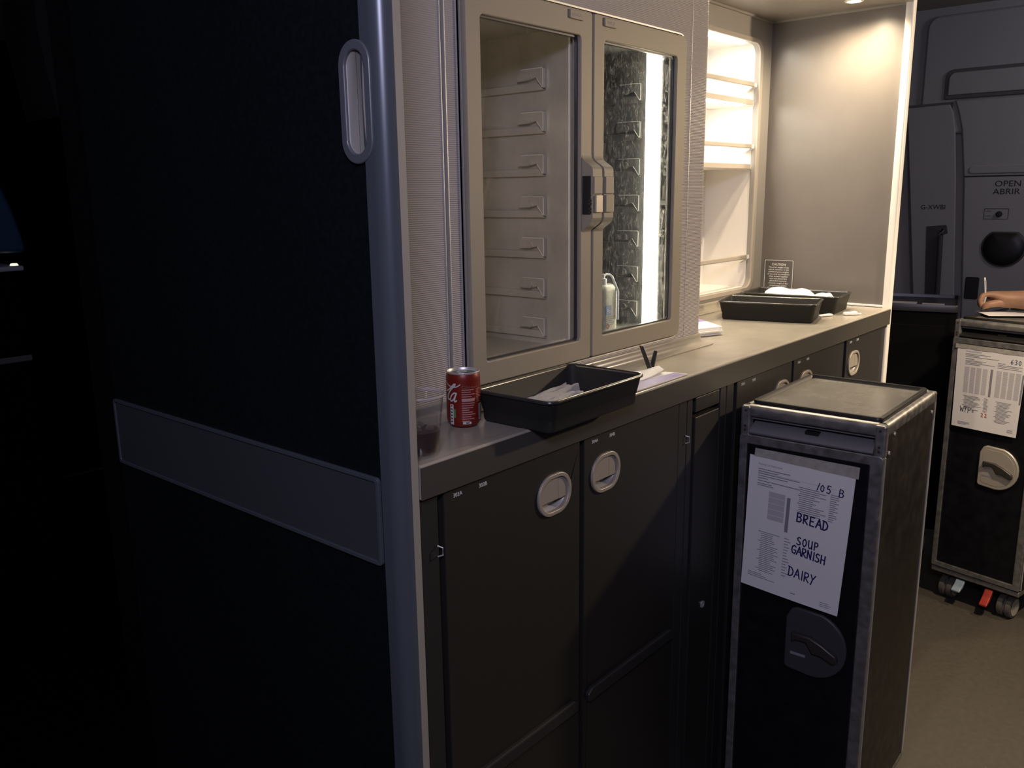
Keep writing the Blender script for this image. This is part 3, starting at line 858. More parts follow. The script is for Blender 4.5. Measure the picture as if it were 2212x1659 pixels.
towel('folded_towel', 2.492, 0.235, 0.150, 0.100, math.radians(-82), ZW + .0035, .064, 'taller white folded towel at the shelf end of the far tray', 1)
towel('folded_towel', 2.491, 0.136, 0.064, 0.085, math.radians(-86), ZW + .0035, .052, 'lower white folded towel at the front end of the far tray', 4)

def booklet(name, pts, t, z, label, band, cat='booklet', group=None, curl=0.0, seed=0):
    f = (lambda u, v: (0, 0, curl * max(0, u - .55) ** 2 * (1 - .4 * v)))
    o = sheet(name, [(x, y, z) for x, y in pts], 14, 6, f, t, 'paper')
    tag(o, label, cat, group)
    if band:
        A, B, Cc, D = [Vector((x, y)) for x, y in pts]
        bm = new(); G = []
        for v in band[1]:
            row = []
            for i in range(11):
                u = band[0][0] + (band[0][1] - band[0][0]) * i / 10
                p = A.lerp(B, u).lerp(D.lerp(Cc, u), v)
                row.append(bm.verts.new((p.x, p.y, z + t + .0002 + f(u, v)[2])))
            G.append(row)
        for i in range(10): bm.faces.new((G[0][i], G[0][i + 1], G[1][i + 1], G[1][i]))
        obj('cover_band', bm, 'violet_paper', o)
    return o

booklet('booklet', [(1.245, -.001), (1.462, .000), (1.452, .045), (1.255, .088)], .0022, ZW, 'lower violet and white booklet at the counter edge beside the front tray', ((.02, .98), (.02, .55)), group='booklets by the front tray')
booklet('booklet', [(1.262, .034), (1.432, .036), (1.470, .070), (1.280, .122)], .0020, ZW + .0024, 'upper white booklet with a curled page by the front tray', None, group='booklets by the front tray', curl=.035)
for i in range(5):
    dx = (.004 * math.sin(2.1 * i), .003 * math.cos(1.7 * i))
    booklet('stacked_booklet', [(1.864 + dx[0], .200 + dx[1]), (1.940 + dx[0], .170 + dx[1]), (2.040 + dx[0], .300 + dx[1]), (1.960 + dx[0], .335 + dx[1])], .0036, ZW + i * .0040,
            ['lowest', 'second lowest', 'middle', 'second highest', 'topmost'][i] + ' booklet of the small pile behind the chiller corner', ((.0, 1.0), (.55, 1.0)) if i == 4 else None, group='booklets piled behind the chiller')

# small dark hinged clip standing open
ck = thing('hinged_clip', 'small dark hinged clip standing open like a V behind the white booklet', 'clip', (1.452, .080, ZW))
def plate(name, p0, p1, wd, th):
    b = new(); d = Vector(p1) - Vector(p0); s = Vector((.35, .94, 0)) * wd / 2; n_ = d.cross(s).normalized() * th / 2
    q = [Vector(p0), Vector(p1)]
    loops = []
    for k, p in enumerate(q):
        s2 = s * (1 if k == 0 else .75)
        loops.append([p - s2 - n_, p + s2 - n_, p + s2 + n_, p - s2 + n_])
    loft(b, loops)
    return obj(name, b, 'steel_dark', ck, bevel=.0006)
plate('tall_leaf', (1.452, .078, ZW + .001), (1.442, .094, ZW + .050), .016, .002)
plate('short_leaf', (1.453, .077, ZW + .001), (1.478, .082, ZW + .036), .014, .002)
hb = new(); tube(hb, [(1.447, .090, ZW + .024), (1.456, .086, ZW + .020), (1.462, .082, ZW + .017), (1.466, .081, ZW + .020)], .0008, 6)
obj('spring_wire', hb, 'steel_dark', ck)

# small white plastic bits near the right end
sv = thing('white_connector', 'small white plastic connector with a thin tip near the counter front edge', 'connector', (2.462, .038, ZW))
b = new(); prism(b, [(-.020, 0), (.016, 0), (.018, .004), (.016, .010), (.006, .0095), (0, .0075), (-.016, .0085), (-.020, .006)], -.008, .008, 'y')
b.transform(Matrix.Translation((2.462, .038, ZW)) @ Matrix.Rotation(math.radians(-48), 4, 'Z'))
obj('connector_body', b, 'white', sv, bevel=.002)
b = new(); tube(b, [(.017, 0, .003), (.030, 0, .0025)], .0022, 8)
b.transform(Matrix.Translation((2.462, .038, ZW)) @ Matrix.Rotation(math.radians(-48), 4, 'Z'))
obj('tip', b, 'white', sv, smooth=True)
wp = new(); prism(wp, [(-.020, 0), (.020, 0), (.022, .004), (.017, .006), (-.012, .004), (-.020, .002)], -.006, .006, 'y')
wp.transform(Matrix.Translation((2.398, .086, ZW)) @ Matrix.Rotation(math.radians(-30), 4, 'Z'))
tag(obj('bottle_stopper', wp, 'white', None, bevel=.0015), 'small white plastic cap tucked beside the empty tray', 'stopper')

# ------------------------------------------------------------------ drink can and plastic cup
CX, CY, CR = 0.930, 0.094, 0.0265
cn = thing('drink_can', 'small open red soft drink can with white print beside the clear cup', 'can', (CX, CY, ZW))
obj('can_body', lathe(new(), [(0.0, .004), (.016, .003), (.0195, 0.0), (.0215, .0005), (.0245, .005), (.0262, .010), (CR, .013), (CR, .0725), (.0264, .0765), (.0255, .0808), (.0249, .0826)], (CX, CY, ZW), 64), 'red', cn, smooth=True)
obj('rim', lathe(new(), [(.0246, .0822), (.0254, .0832), (.0257, .0843), (.0254, .0852), (.0247, .0854), (.0241, .0846), (.0236, .0812), (.0229, .0806)], (CX, CY, ZW), 64), 'alu', cn, smooth=True)
lid = obj('lid', lathe(new(), [(.0232, .0808), (.0226, .0803), (.010, .0806), (0, .0807)], (CX, CY, ZW), 48), 'pull', cn, smooth=True)
def on_lid(ang, d): return (CX + d * math.cos(ang), CY + d * math.sin(ang))
AC = math.atan2(-.803 - CY, 0 - CX)                    # direction from the can to the photographer's side
mo = new(); q = on_lid(AC + PI * .98, .0)
prism(mo, [(CX + math.cos(AC + .35) * .0115 + .0085 * math.cos(t), CY + math.sin(AC + .35) * .0115 + .0062 * math.sin(t)) for t in [2 * PI * i / 24 for i in range(24)]], ZW + .0806, ZW + .0811, 'z')
obj('mouth', mo, 'black', lid)
tb_ = new(); ring(tb_, [(CX + math.cos(AC + PI + .35) * .006 + .0105 * math.cos(t) * .9, CY + math.sin(AC + PI + .35) * .006 + .0068 * math.sin(t)) for t in [2 * PI * i / 24 for i in range(24)]],
                  [(CX + math.cos(AC + PI + .35) * .008 + .0055 * math.cos(t) * .9, CY + math.sin(AC + PI + .35) * .008 + .0038 * math.sin(t)) for t in [2 * PI * i / 24 for i in range(24)]], ZW + .0815, ZW + .0825, 'z')
obj('tab', tb_, 'alu', lid)
# print on the can: crop coordinates of the label, wrapped around the wall
def can_map(r):
    def f(a, z):
        return (CX + r * math.cos(a), CY + r * math.sin(a), ZW + z)
    return f
def pxa(cx): return AC + math.asin(max(-.995, min(.995, (cx - 955) / 290.0)))
def pxz(cy): return (1130 - cy) / 960.0 * .0835
FM = can_map(CR + .00018)
def patch(bm, c0, c1, r0, r1, r=CR + .00015):
    f = can_map(r); a0, a1 = pxa(c0), pxa(c1); k = max(2, int(abs(a1 - a0) / .06))
    top = [bm.verts.new(f(a0 + (a1 - a0) * i / k, pxz(r0))) for i in range(k + 1)]
    bot = [bm.verts.new(f(a0 + (a1 - a0) * i / k, pxz(r1))) for i in range(k + 1)]
    for i in range(k): bm.faces.new((top[i], bot[i], bot[i + 1], top[i + 1]))
def canline(bm, pts, wd):
    q = []
    for (x0, y0), (x1, y1) in zip(pts, pts[1:]):
        for i in range(4): q.append((x0 + (x1 - x0) * i / 4, y0 + (y1 - y0) * i / 4))
    q.append(pts[-1])
    ribbon(bm, [(pxa(x) * CR, pxz(y)) for x, y in q], wd, lambda u, v: can_map(CR + .0002)(u / CR, v))
sc_ = new()
canline(sc_, [(672, 318), (690, 345), (712, 372), (750, 392), (790, 400), (835, 392), (868, 374), (900, 346)], .0016)
canline(sc_, [(690, 480), (722, 446), (752, 410), (778, 372), (800, 344), (822, 342), (818, 362), (790, 396), (758, 436), (730, 484), (708, 540), (698, 600), (712, 634), (742, 610)], .0021)
canline(sc_, [(838, 505), (802, 500), (768, 532), (746, 580), (738, 630), (752, 655), (780, 630), (808, 580), (836, 508), (812, 588), (800, 640), (812, 660), (836, 636)], .0022)
obj('script_lettering', sc_, 'ink_pale', cn)
pt = new()
hd = new(); text(hd, 'Coke', 0.0062, Matrix.Identity(4)); text(hd, 'Original', 0.0042, Matrix.Translation((.0145, 0, 0)))
for v in hd.verts: v.co = Vector(can_map(CR + .0002)(pxa(922) + v.co.x / CR, pxz(415) + v.co.y))
me_t = bpy.data.meshes.new('t'); hd.to_mesh(me_t); hd.free(); pt.from_mesh(me_t); bpy.data.meshes.remove(me_t)
rnd = random.Random(5)
for i in range(15):
    y = 438 + i * 40
    for a, b_ in ((925, 925 + rnd.randint(120, 225)),):
        if 600 < y < 660: continue
        patch(pt, a, b_, y, y + 15)
for i in range(9): patch(pt, 1165, 1165 + rnd.randint(30, 60), 440 + i * 28, 450 + i * 28)
obj('label_print', pt, 'red_print', cn)
bb = new(); patch(bb, 925, 1140, 600, 655); obj('print_block', bb, 'red_print', cn)
wl_ = new(); patch(wl_, 732, 786, 712, 1072); obj('traffic_label', wl_, 'ink_pale', cn)
gl_ = new(); patch(gl_, 788, 822, 790, 945, CR + .0002); obj('label_green_strip', gl_, 'green', cn)
ds = new()
for i in range(6): patch(ds, 742, 770, 730 + i * 56, 750 + i * 56, CR + .0003)
obj('label_figures', ds, 'black', cn)
bw = new(); patch(bw, 1200, 1243, 725, 1005); bc = obj('barcode', bw, 'ink_pale', cn)
bl = new()
for i in range(17): patch(bl, 1202, 1243, 735 + i * 15.5, 735 + i * 15.5 + (7 if i % 3 else 10), CR + .0003)
obj('barcode_bars', bl, 'black', bc)
lb_ = new(); patch(lb_, 935, 1075, 1018, 1060); obj('logo_box', lb_, 'ink_pale', cn)
lc = new(); patch(lc, 985, 1050, 1030, 1048, CR + .0003); obj('logo_print', lc, 'black', cn)

UX, UY = 0.7795, 0.0330
cu_ = thing('plastic_cup', 'clear plastic cup with dark cola and ice beside the left partition', 'cup', (UX, UY, ZW))
prof = [(0, .003), (.0225, .003), (.0235, .0), (.0248, .0005), (.0255, .004), (.0262, .014), (.0305, .058), (.0335, .0835), (.0350, .0850), (.0355, .0835), (.0342, .083)]
inner = [(.0328, .0825), (.0298, .058), (.0254, .014), (.0240, .0055), (0, .005)]
obj('cup_wall', lathe(new(), prof + inner, (UX, UY, ZW), 56), 'cup', cu_, smooth=True)
obj('cup_rim', lathe(new(), [(.0352, .0822), (.0362, .0838), (.0356, .0856), (.0346, .0852), (.0343, .0830)], (UX, UY, ZW), 56), 'cup_rim', cu_, smooth=True)
obj('cup_ridge', lathe(new(), [(.0303, .0575), (.0311, .0585), (.0305, .0595)], (UX, UY, ZW), 48), 'cup', cu_, smooth=True)
obj('cola', lathe(new(), [(0, .0056), (.0232, .0058), (.0246, .0138), (.0266, .034), (.0260, .0345), (0, .0343)], (UX, UY, ZW), 48), 'cola', cu_, smooth=True)
for i, (dx, dy, dz, s) in enumerate(((.008, -.010, .036, .0105), (-.009, -.004, .037, .011), (.010, .009, .0365, .010), (-.004, .013, .035, .010), (.001, .001, .041, .009))):
    b = new(); bmesh.ops.create_cube(b, size=1.0)
    bmesh.ops.bevel(b, geom=b.edges[:], offset=.22, segments=2, affect='EDGES')
    rn_ = random.Random(i)
    for v in b.verts: v.co += Vector([rn_.uniform(-.05, .05) for _ in range(3)])
    b.transform(Matrix.Translation((UX + dx, UY + dy, ZW + dz)) @ Matrix.Rotation(.7 * i, 4, (1, .4 * i, .6)) @ Matrix.Diagonal((s, s * .9, s * .8, 1)))
    obj('ice_cube', b, 'ice', cu_, smooth=True)

# ------------------------------------------------------------------ service trolleys
def rot_box(bm, x0, x1, y0, y1, z0, z1): return box(bm, x0, x1, y0, y1, z0, z1)

def trolley(loc, rotz, w_, d_, label, front='cart_panel', latch='latch_dark', lid='cart_lid', cavity='cart_grey', group='service trolleys'):
    t = thing('service_trolley', label, 'trolley', loc, rotz, group)
    h = w_ / 2; Z0, Z1 = 0.118, 1.030
    P = lambda n, bm, m, **k: obj(n, bm, m, k.pop('parent', t), local=True, **k)
    # body shell: two sides, back, floor, deck below the lid
    for s in (-1, 1):
        P('side_panel', box(new(), s * h - s * .010, s * h - s * .001, 0.012, d_ - .008, Z0, 1.006), 'cart_side', bevel=.001)
    P('back_panel', box(new(), -h + .008, h - .008, d_ - .010, d_ - .002, Z0, 1.006), 'cart_side')
    P('base_frame', box(new(), -h, h, 0.0, d_, 0.102, 0.120), 'alu_scuffed', bevel=.003)
    P('deck', box(new(), -h + .010, h - .010, 0.012, d_ - .010, 0.998, 1.012), 'cart_grey')
    # rounded aluminium rails round the top
    for nm, p in (('front_rail', [(-h + .016, .011, 1.017), (h - .016, .011, 1.017)]), ('rear_rail', [(-h + .016, d_ - .011, 1.017), (h - .016, d_ - .011, 1.017)])):
        b = new(); x0, x1 = p[0][0], p[1][0]; y = p[0][1]
        prism(b, rr(y - .011, y + .010, 1.005, 1.030, (.004, .004, .009, .010), 4), x0, x1, 'x')
        P(nm, b, 'alu_scuffed', smooth=True)
    for s in (-1, 1):
        b = new(); prism(b, rr(s * (h - .009) - .009, s * (h - .009) + .010, 1.004, 1.030, (.003, .003, .010, .010), 4), 0.016, d_ - .016, 'y')
        P('side_rail', b, 'alu_scuffed', smooth=True)
    for sx in (-1, 1):
        for yy in (0, d_ - .020):
            cb = P('corner_bracket', box(new(), sx * (h - .020), sx * (h + .0012), yy - .0008, yy + .020, 0.962, 1.0275), 'alu_scuffed', bevel=.004)
            if yy == 0:
                sc = new()
                for zz in (0.975, 0.984, 1.017): lathe(sc, [(0, -.0012), (.0024, -.0010), (.0026, .0004)], (sx * (h - .010), -.001, zz), 12, ax='y')
                P('screw', sc, 'lever', parent=cb)
    # black tray-shaped lid
    b = new()
    def L(k, z, r): return [(a, c_, z) for a, c_ in rr(-h + .014 + k, h - .014 - k, .020 + k, d_ - .020 - k, r, 5)]
    loft(b, [L(.004, 1.012, .010), L(0, 1.020, .012), L(-.0005, 1.034, .012), L(.001, 1.0365, .011), L(.0075, 1.0365, .008), L(.010, 1.0305, .007), L(.012, 1.0285, .006)], cap1=False)
    ld_ = P('lid_rim', b, 'rubber', smooth=True)
    P('lid_surface', prism(new(), rr(-h + .0255, h - .0255, .0315, d_ - .0315, .006, 4), 1.0275, 1.0288, 'z'), lid)
    # recess with pull plate under the front rail
    P('recess', box(new(), -h + .018, h - .018, .060, .066, 0.962, 1.006), 'rubber')
    b = new()
    pr_ = [(.058, .999), (.030, .992), (.010, .984), (-.002, .977), (-.005, .9725), (-.003, .9685), (.004, .967), (.014, .9725), (.034, .980), (.058, .986)]
    prism(b, pr_, -h + .020, h - .020, 'x')
    pp = P('pull_plate', b, cavity, smooth=True, bevel=.001)
    P('plate_slot', box(new(), -.012, .016, .0085, .023, 0.9795, 0.9905), 'rubber', parent=pp)
    # door: aluminium frame, dark leaf
    dr = P('door', ring(new(), rr(-h, h, 0.124, 0.9665, .006, 4), rr(-h + .017, h - .024, 0.142, 0.9465, .003, 4), -.004, .010), 'alu_scuffed', bevel=.002)
    P('door_leaf', box(new(), -h + .016, h - .023, .001, .008, 0.141, 0.9475), front, parent=dr)
    P('door_seal', ring(new(), rr(-h + .0165, h - .0235, 0.1415, 0.947, .003, 4), rr(-h + .0195, h - .0265, 0.1445, 0.944, .003, 4), -.0005, .002), 'rubber', parent=dr)
    # corner edge strip on the right
    P('corner_strip', box(new(), h - .003, h + .0012, .010, .014, 0.124, 0.962), 'alu', bevel=.0008)
    P('corner_strip', box(new(), h - .003, h + .0012, d_ - .014, d_ - .002, 0.124, 1.004), 'alu', bevel=.0008)
    rv = new()
    for yy, zz in ((.062, .999), (.034, .966), (d_ - .03, .985)):
        lathe(rv, [(0, .0022), (.0035, .0020), (.0042, 0.0)], (h - .0008, yy, zz), 14, ax='x')
    P('rivets', rv, 'alu', smooth=True)
    # D-shaped latch plate with a lever
    cx, cz = .030, .5335
    def dee(k):
        pts = []
        pts += [(-.052 + k, .062 - .012), (-.052 + k, -.062 + .010)]
        for i in range(5):
            a = PI + .5 * PI * i / 4; pts.append((-.042 + k + .010 * math.cos(a), -.068 + k + .010 + .010 * math.sin(a)))
        for i in range(15):
            a = -.5 * PI + PI * i / 14 * .92
            pts.append((.006 + (.071 - k) * math.cos(a) * (1.0), .000 + (.072 - k) * math.sin(a) + .004 * (1 if a > 0 else 0)))
        pts += [(-.030, .076 - k), (-.042 + k * .6, .070 - k)]
        return pts
    lp_ = P('latch_plate', prism(new(), [(cx + a, cz + b_) for a, b_ in dee(0)], -.0075, .002, 'y'), latch, bevel=.003, smooth=True, parent=dr)
    P('latch_recess', prism(new(), [(cx + a, cz + b_) for a, b_ in dee(.012)], -.0083, -.0070, 'y'), latch, parent=lp_)
    lv = new()
    prism(lv, [(cx - .036, cz + .022), (cx - .034, cz - .002), (cx - .028, cz + .006), (cx - .004, cz + .008), (cx + .010, cz - .014), (cx + .028, cz - .014), (cx + .055, cz - .024), (cx + .064, cz - .016), (cx + .060, cz - .004), (cx + .030, cz + .012), (cx + .004, cz + .022)], -.019, -.0080, 'y')
    P('lever', lv, 'lever', bevel=.003, smooth=True, parent=lp_)
    P('maker_plate', box(new(), cx - .038, cx - .006, -.0088, -.0080, cz - .032, cz - .026), 'print_grey', parent=lp_)
    # castors and brake pedals
    for sx in (-1, 1):
        for yy in (.050, d_ - .060):
            cs = P('castor', box(new(), sx * (h - .050) - .018, sx * (h - .050) + .018, yy - .02, yy + .02, .092, .103), 'steel_dark', bevel=.002)
            for k in (-1, 1):
                wx = sx * (h - .050) + k * .0135
                wl2 = P('wheel', lathe(new(), [(.012, -.011), (.034, -.0115), (.0395, -.008), (.0402, 0), (.0395, .008), (.034, .0115), (.012, .011)], (wx, yy, .0405), 28, ax='x'), 'tyre', smooth=True, parent=cs)
                P('hub', lathe(new(), [(0, -.0125), (.030, -.0122), (.032, -.0100), (.032, .0100), (.030, .0122), (0, .0125)], (wx, yy, .0405), 24, ax='x'), 'hub', smooth=True, parent=wl2)
            P('fork', box(new(), sx * (h - .050) - .0015, sx * (h - .050) + .0015, yy - .012, yy + .012, .036, .094), 'steel_dark', parent=cs)
    b = new(); prism(b, [(.006, .096), (-.012, .072), (-.034, .050), (-.034, .043), (-.006, .058), (.012, .088)], .040, .066, 'x')
    pd = P('brake_pedal', b, 'pedal_red', bevel=.002); pd['label'] = 'red brake pedal'
    b = new(); prism(b, [(.006, .097), (-.010, .080), (-.030, .066), (-.030, .060), (-.004, .070), (.012, .090)], -.060, -.030, 'x')
    pd = P('brake_pedal', b, 'pedal_blue', bevel=.002); pd['label'] = 'grey-blue release pedal'
    return t

NEAR = trolley((1.655, -.1725, 0), math.radians(-88.9), .293, .372, 'service trolley with a black lid and a list reading BREAD, closest to the worktop')
FAR = trolley((3.186, -.208, 0), math.radians(-102.0), .302, .385, 'service trolley with silver latch and list marked WTP at the right edge', latch='latch_bright', cavity='rubber')

def local_frame(t): return WM[t.name]

# packing list on the near trolley (trolley front coordinates: u from left, z up)
def list_sheet(t, w_, corners, tape, label, curl):
    mt = local_frame(t); h = w_ / 2
    def F(u, z, off): return mt @ Vector((u - h, -.0045 - off, z))
    bm = new(); G = []
    NU, NV = 12, 16
    TL, TR, BR, BL = [Vector(c_) for c_ in corners]
    def pos(u, v):
        p = TL.lerp(TR, u).lerp(BL.lerp(BR, u), v)
        off = .0022 + curl * (v ** 2) * (0.6 + .4 * math.sin(2.2 * u + .4))
        return p, off
    for j in range(NV + 1):
        G.append([bm.verts.new(F(*pos(i / NU, j / NV)[0], pos(i / NU, j / NV)[1])) for i in range(NU + 1)])
    for j in range(NV):
        for i in range(NU): bm.faces.new((G[j][i], G[j][i + 1], G[j + 1][i + 1], G[j + 1][i]))
    r = bmesh.ops.extrude_face_region(bm, geom=bm.faces[:])
    nrm = (mt.to_3x3() @ Vector((0, 1, 0))) * .0003
    bmesh.ops.translate(bm, verts=[e for e in r['geom'] if isinstance(e, bmesh.types.BMVert)], vec=nrm)
    o = obj('packing_list', bm, 'paper', None, smooth=True)
    tag(o, label, 'paper', 'lists taped to the trolleys')
    WM[o.name] = Matrix.Identity(4)
    # surface map in sheet millimetres: a 0..210 right, b 0..297 down
    def S(a, b):
        u, v = a / 210.0, b / 297.0
        p, off = pos(u, v)
        return F(p.x, p.y, off + .0005)
    b = new()
    tp = [Vector(c_) for c_ in tape]; K = 10
    rows = []
    for v in (0, 1):
        rows.append([b.verts.new(F(*(tp[0].lerp(tp[1], i / K).lerp(tp[3].lerp(tp[2], i / K), v)), .0032 + .0006 * math.sin(i * 1.9 + v))) for i in range(K + 1)])
    for i in range(K): b.faces.new((rows[0][i], rows[0][i + 1], rows[1][i + 1], rows[1][i]))
    obj('tape_strip', b, 'tape', o)
    return o, S

def lines(bm, S, rects):
    for a0, a1, b0, b1 in rects:
        k = max(1, int((a1 - a0) / 25)); kb = max(1, int((b1 - b0) / 25))
        V = [[bm.verts.new(S(a0 + (a1 - a0) * i / k, b0 + (b1 - b0) * j / kb)) for i in range(k + 1)] for j in range(kb + 1)]
        for j in range(kb):
            for i in range(k): bm.faces.new((V[j][i], V[j][i + 1], V[j + 1][i + 1], V[j + 1][i]))

def blocks(parent, S, rects):
    # one mesh per printed paragraph
    d = {}
    for r in rects: d.setdefault((round(r[0] / 18), r[2] > 150, r[2] > 255), []).append(r)
    for q in d.values():
        b = new(); lines(b, S, q); obj('printed_paragraph', b, 'print_grey', parent)

def stext(bm, s, size, a, b, S, sx=1.0):
    q = new(); text(q, s, size, Matrix.Identity(4), depth=0.0, sx=sx)
    for v in q.verts: v.co = S(a + v.co.x, b - v.co.y)
    me = bpy.data.meshes.new('t'); q.to_mesh(me); q.free(); bm.from_mesh(me); bpy.data.meshes.remove(me)

o1, S1 = list_sheet(NEAR, .293, [(.0265, .9255), (.2465, .9175), (.2315, .6180), (.0215, .6325)], [(.038, .9415), (.253, .9395), (.252, .9150), (.037, .9240)],
                    'white packing list with blue handwriting BREAD, SOUP GARNISH, DAIRY on the near trolley', .006)
pr1 = new(); rnd = random.Random(11)
stext(pr1, 'Packing List Destination', 6.2, 20, 18, S1, .82)
R_ = []
for b0, ln in ((26, 66), (31, 42), (36, 86), (41, 62), (46, 22), (52, 88), (58, 30), (62, 34)): R_.append((20, 20 + ln, b0, b0 + 1.7))
for i in range(14): R_.append((105 + (3 if i % 4 else 0), 105 + rnd.randint(28, 58), 46 + i * 4.3, 47.5 + i * 4.3)); R_.append((168, 168 + rnd.randint(9, 17), 46 + i * 4.3, 47.5 + i * 4.3))
for i in range(22): R_.append((30 + (6 if i % 5 else 0), 30 + rnd.randint(30, 46), 165 + i * 4.2, 166.4 + i * 4.2))
for i in range(14): R_.append((86, 86 + rnd.randint(8, 14), 165 + i * 6.4, 166.6 + i * 6.4))
for b0, ln in ((262, 30), (266, 40), (270, 60)): R_.append((14, 14 + ln, b0, b0 + 1.3))
for b0, ln in ((278, 18), (282, 22), (286, 20)): R_.append((172, 172 + ln, b0, b0 + 1.2))
R_.append((110, 120, 280, 282))
obj('heading', pr1, 'print_grey', o1)
blocks(o1, S1, R_)
db = new(); lines(db, S1, [(84, 91, 76, 152)]); obj('diagram_bar', db, 'print_grey', o1)
gb = new(); lines(gb, S1, [(46, 80, 72, 84), (46, 80, 85, 97), (46, 80, 98, 110), (46, 80, 111, 123), (46, 80, 124, 134)]); obj('diagram_boxes', gb, 'print_light', o1)
th = new(); lines(th, S1, [(20, 190, 34, 34.6)]); obj('rule_line', th, 'print_light', o1)
SF = lambda a, b: S1(a, -b)
def word(parent, material, *a):
    b = new(); scrawl(b, *a); obj('handwritten_word', b, material, parent)
word(o1, 'marker', '105 B', 140, -44, 16, SF, 2.0, math.radians(-4), .95, .8)
word(o1, 'marker', 'BREAD', 107, -121, 19, SF, 3.0, math.radians(-3), .92)
word(o1, 'marker', 'SOUP', 112, -171, 17, SF, 2.6, math.radians(-2), .92)
word(o1, 'marker', 'GARNISH', 103, -192, 18, SF, 2.8, math.radians(-4), .84, .72)
word(o1, 'marker', 'DAIRY', 101, -243, 20, SF, 2.6, math.radians(-4), .88)

o2, S2 = list_sheet(FAR, .302, [(.020, .936), (.244, .936), (.238, .656), (.026, .658)], [(.014, .947), (.256, .945), (.255, .930), (.013, .932)],
                    'white packing list marked 630 and WTP = 22 on the right trolley', .004)
pr2 = new(); rnd = random.Random(12)
stext(pr2, 'Packing List Destination', 6.2, 28, 14, S2, .82)
R_ = [(26, 104, 21, 22.5), (26, 70, 26, 27.5), (28, 130, 31, 32.5), (28, 55, 39, 41), (128, 150, 41, 43), (28, 92, 45, 46.4), (28, 80, 49, 50.4), (28, 120, 54, 55.6), (28, 75, 59, 60.6), (128, 200, 47, 48.4), (128, 190, 52, 53.4), (128, 200, 58, 59.4)]
for i in range(12): R_.append((30 + (5 if i % 4 else 0), 30 + rnd.randint(35, 62), 176 + i * 4.4, 177.5 + i * 4.4)); R_.append((98, 98 + rnd.randint(9, 15), 176 + i * 4.4, 177.5 + i * 4.4))
for i in range(18): R_.append((134 + (5 if i % 4 else 0), 134 + rnd.randint(35, 55), 180 + i * 4.4, 181.5 + i * 4.4))
for b0 in (276, 280, 284): R_.append((20, 20 + rnd.randint(26, 46), b0, b0 + 1.3))
for b0 in (274, 278, 282): R_.append((180, 198, b0, b0 + 1.3))
obj('heading', pr2, 'print_grey', o2)
blocks(o2, S2, R_)
for tb0 in ((28, 47, 66, 85), (128, 147, 166, 185)):
    gr = new()
    for c0 in tb0:
        for i in range(26): lines(gr, S2, [(c0, c0 + 15, 70 + i * 3.7, 71.6 + i * 3.7)])
    obj('printed_table', gr, 'print_light', o2)
for q_ in ((109, 116, 68, 168), (204, 209, 72, 178)):
    db = new(); lines(db, S2, [q_]); obj('diagram_bar', db, 'print_grey', o2)
SG = lambda a, b: S2(a, -b)
word(o2, 'marker', '630', 165, -39, 17, SG, 1.8, 0, .9)
word(o2, 'marker_black', 'WTP=', 24, -238, 20, SG, 1.7, math.radians(-3), .85)
word(o2, 'marker_red', '22', 94, -245, 14, SG, 2.2, 0, 1.1)

# dark trolley behind, in the shade of the end panel
dk = thing('storage_trolley', 'low black trolley with flat papers on its lid, behind the right end panel', 'trolley', (3.545, .163, 0), math.radians(-77))
PK = lambda n, bm, m, **k: obj(n, bm, m, k.pop('parent', dk), local=True, **k)
PK('body', box(new(), -.150, .150, .004, .36, .115, 1.004), 'matte', bevel=.006)
PK('front_door', box(new(), -.140, .140, -.002, .005, .14, .95), 'matte', bevel=.003)
b = new()
loft(b, [[(a, c_, z) for a, c_ in rr(-.153 + k, .153 - k, -.004 + k, .366 - k, .014, 5)] for k, z in ((0, 1.003), (-.001, 1.022), (.001, 1.030), (.008, 1.030), (.010, 1.018))])
PK('lid', b, 'steel_dark', smooth=True)
for sx in (-1, 1):
    for yy in (.05, .31):
        cs = PK('castor', box(new(), sx * .10 - .018, sx * .10 + .018, yy - .02, yy + .02, .09, .116), 'steel_dark')
        PK('wheel', lathe(new(), [(0, -.015), (.036, -.015), (.040, -.010), (.040, .010), (.036, .015), (0, .015)], (sx * .10, yy, .0405), 24, ax='x'), 'tyre', smooth=True, parent=cs)
for i, (u0, u1, v0, v1, lab) in enumerate(((-.13, .0, .05, .16, 'grey flat form lying on the black trolley behind the end panel'), (.02, .10, .06, .13, 'small grey card lying on the black trolley left of the hand'))):
    b = box(new(), u0, u1, v0, v1, 1.0185, 1.0200); b.transform(WM[dk.name])
    tag(obj('paper_form', b, 'print_light', None), lab, 'paper', 'papers on the black trolley')

# ------------------------------------------------------------------ cabin side wall with the passenger door
XW = 4.25
struct('wall_side', bx(XW, XW + .06, -2.2, 4.0, 0.0, 2.232), 'lining')
def plate_x(pts, t0, t1, material, name, parent=None, bevel=0.0, **k):
    """outline in (y, z) raised towards the cabin from XW - t0 to XW - t1"""
    return obj(name, prism(new(), pts, XW - t1, XW - t0, 'x'), material, parent, bevel=bevel, **k)
o = plate_x(rr(-.95, .402, 1.70, 2.198, (.01, .01, .05, .01), 8), 0, .020, 'lining', 'trim_4', bevel=.014, smooth=True); o['kind'] = 'structure'
o = plate_x([(.462, 1.832), (.268, 1.836), (.268, 1.70), (.120, .05), (.28, .05), (.374, .98)], 0, .021, 'lining_seam', 'trim_5'); o['kind'] = 'structure'
sp = plate_x([(.455, 1.820), (.279, 1.825), (.262, 1.79), (.248, 1.72), (.226, 1.50), (.188, .99), (.150, .06), (.27, .06), (.362, .98)], .019, .027, 'lining', 'wall_panel', bevel=.006); sp['kind'] = 'structure'
o = plate_x([(.330, 1.300), (.246, 1.308), (.238, 1.27), (.262, 1.262), (.232, .60), (.290, .60)], .026, .029, 'dark_grey', 'assist_handle_recess', sp, bevel=.002)
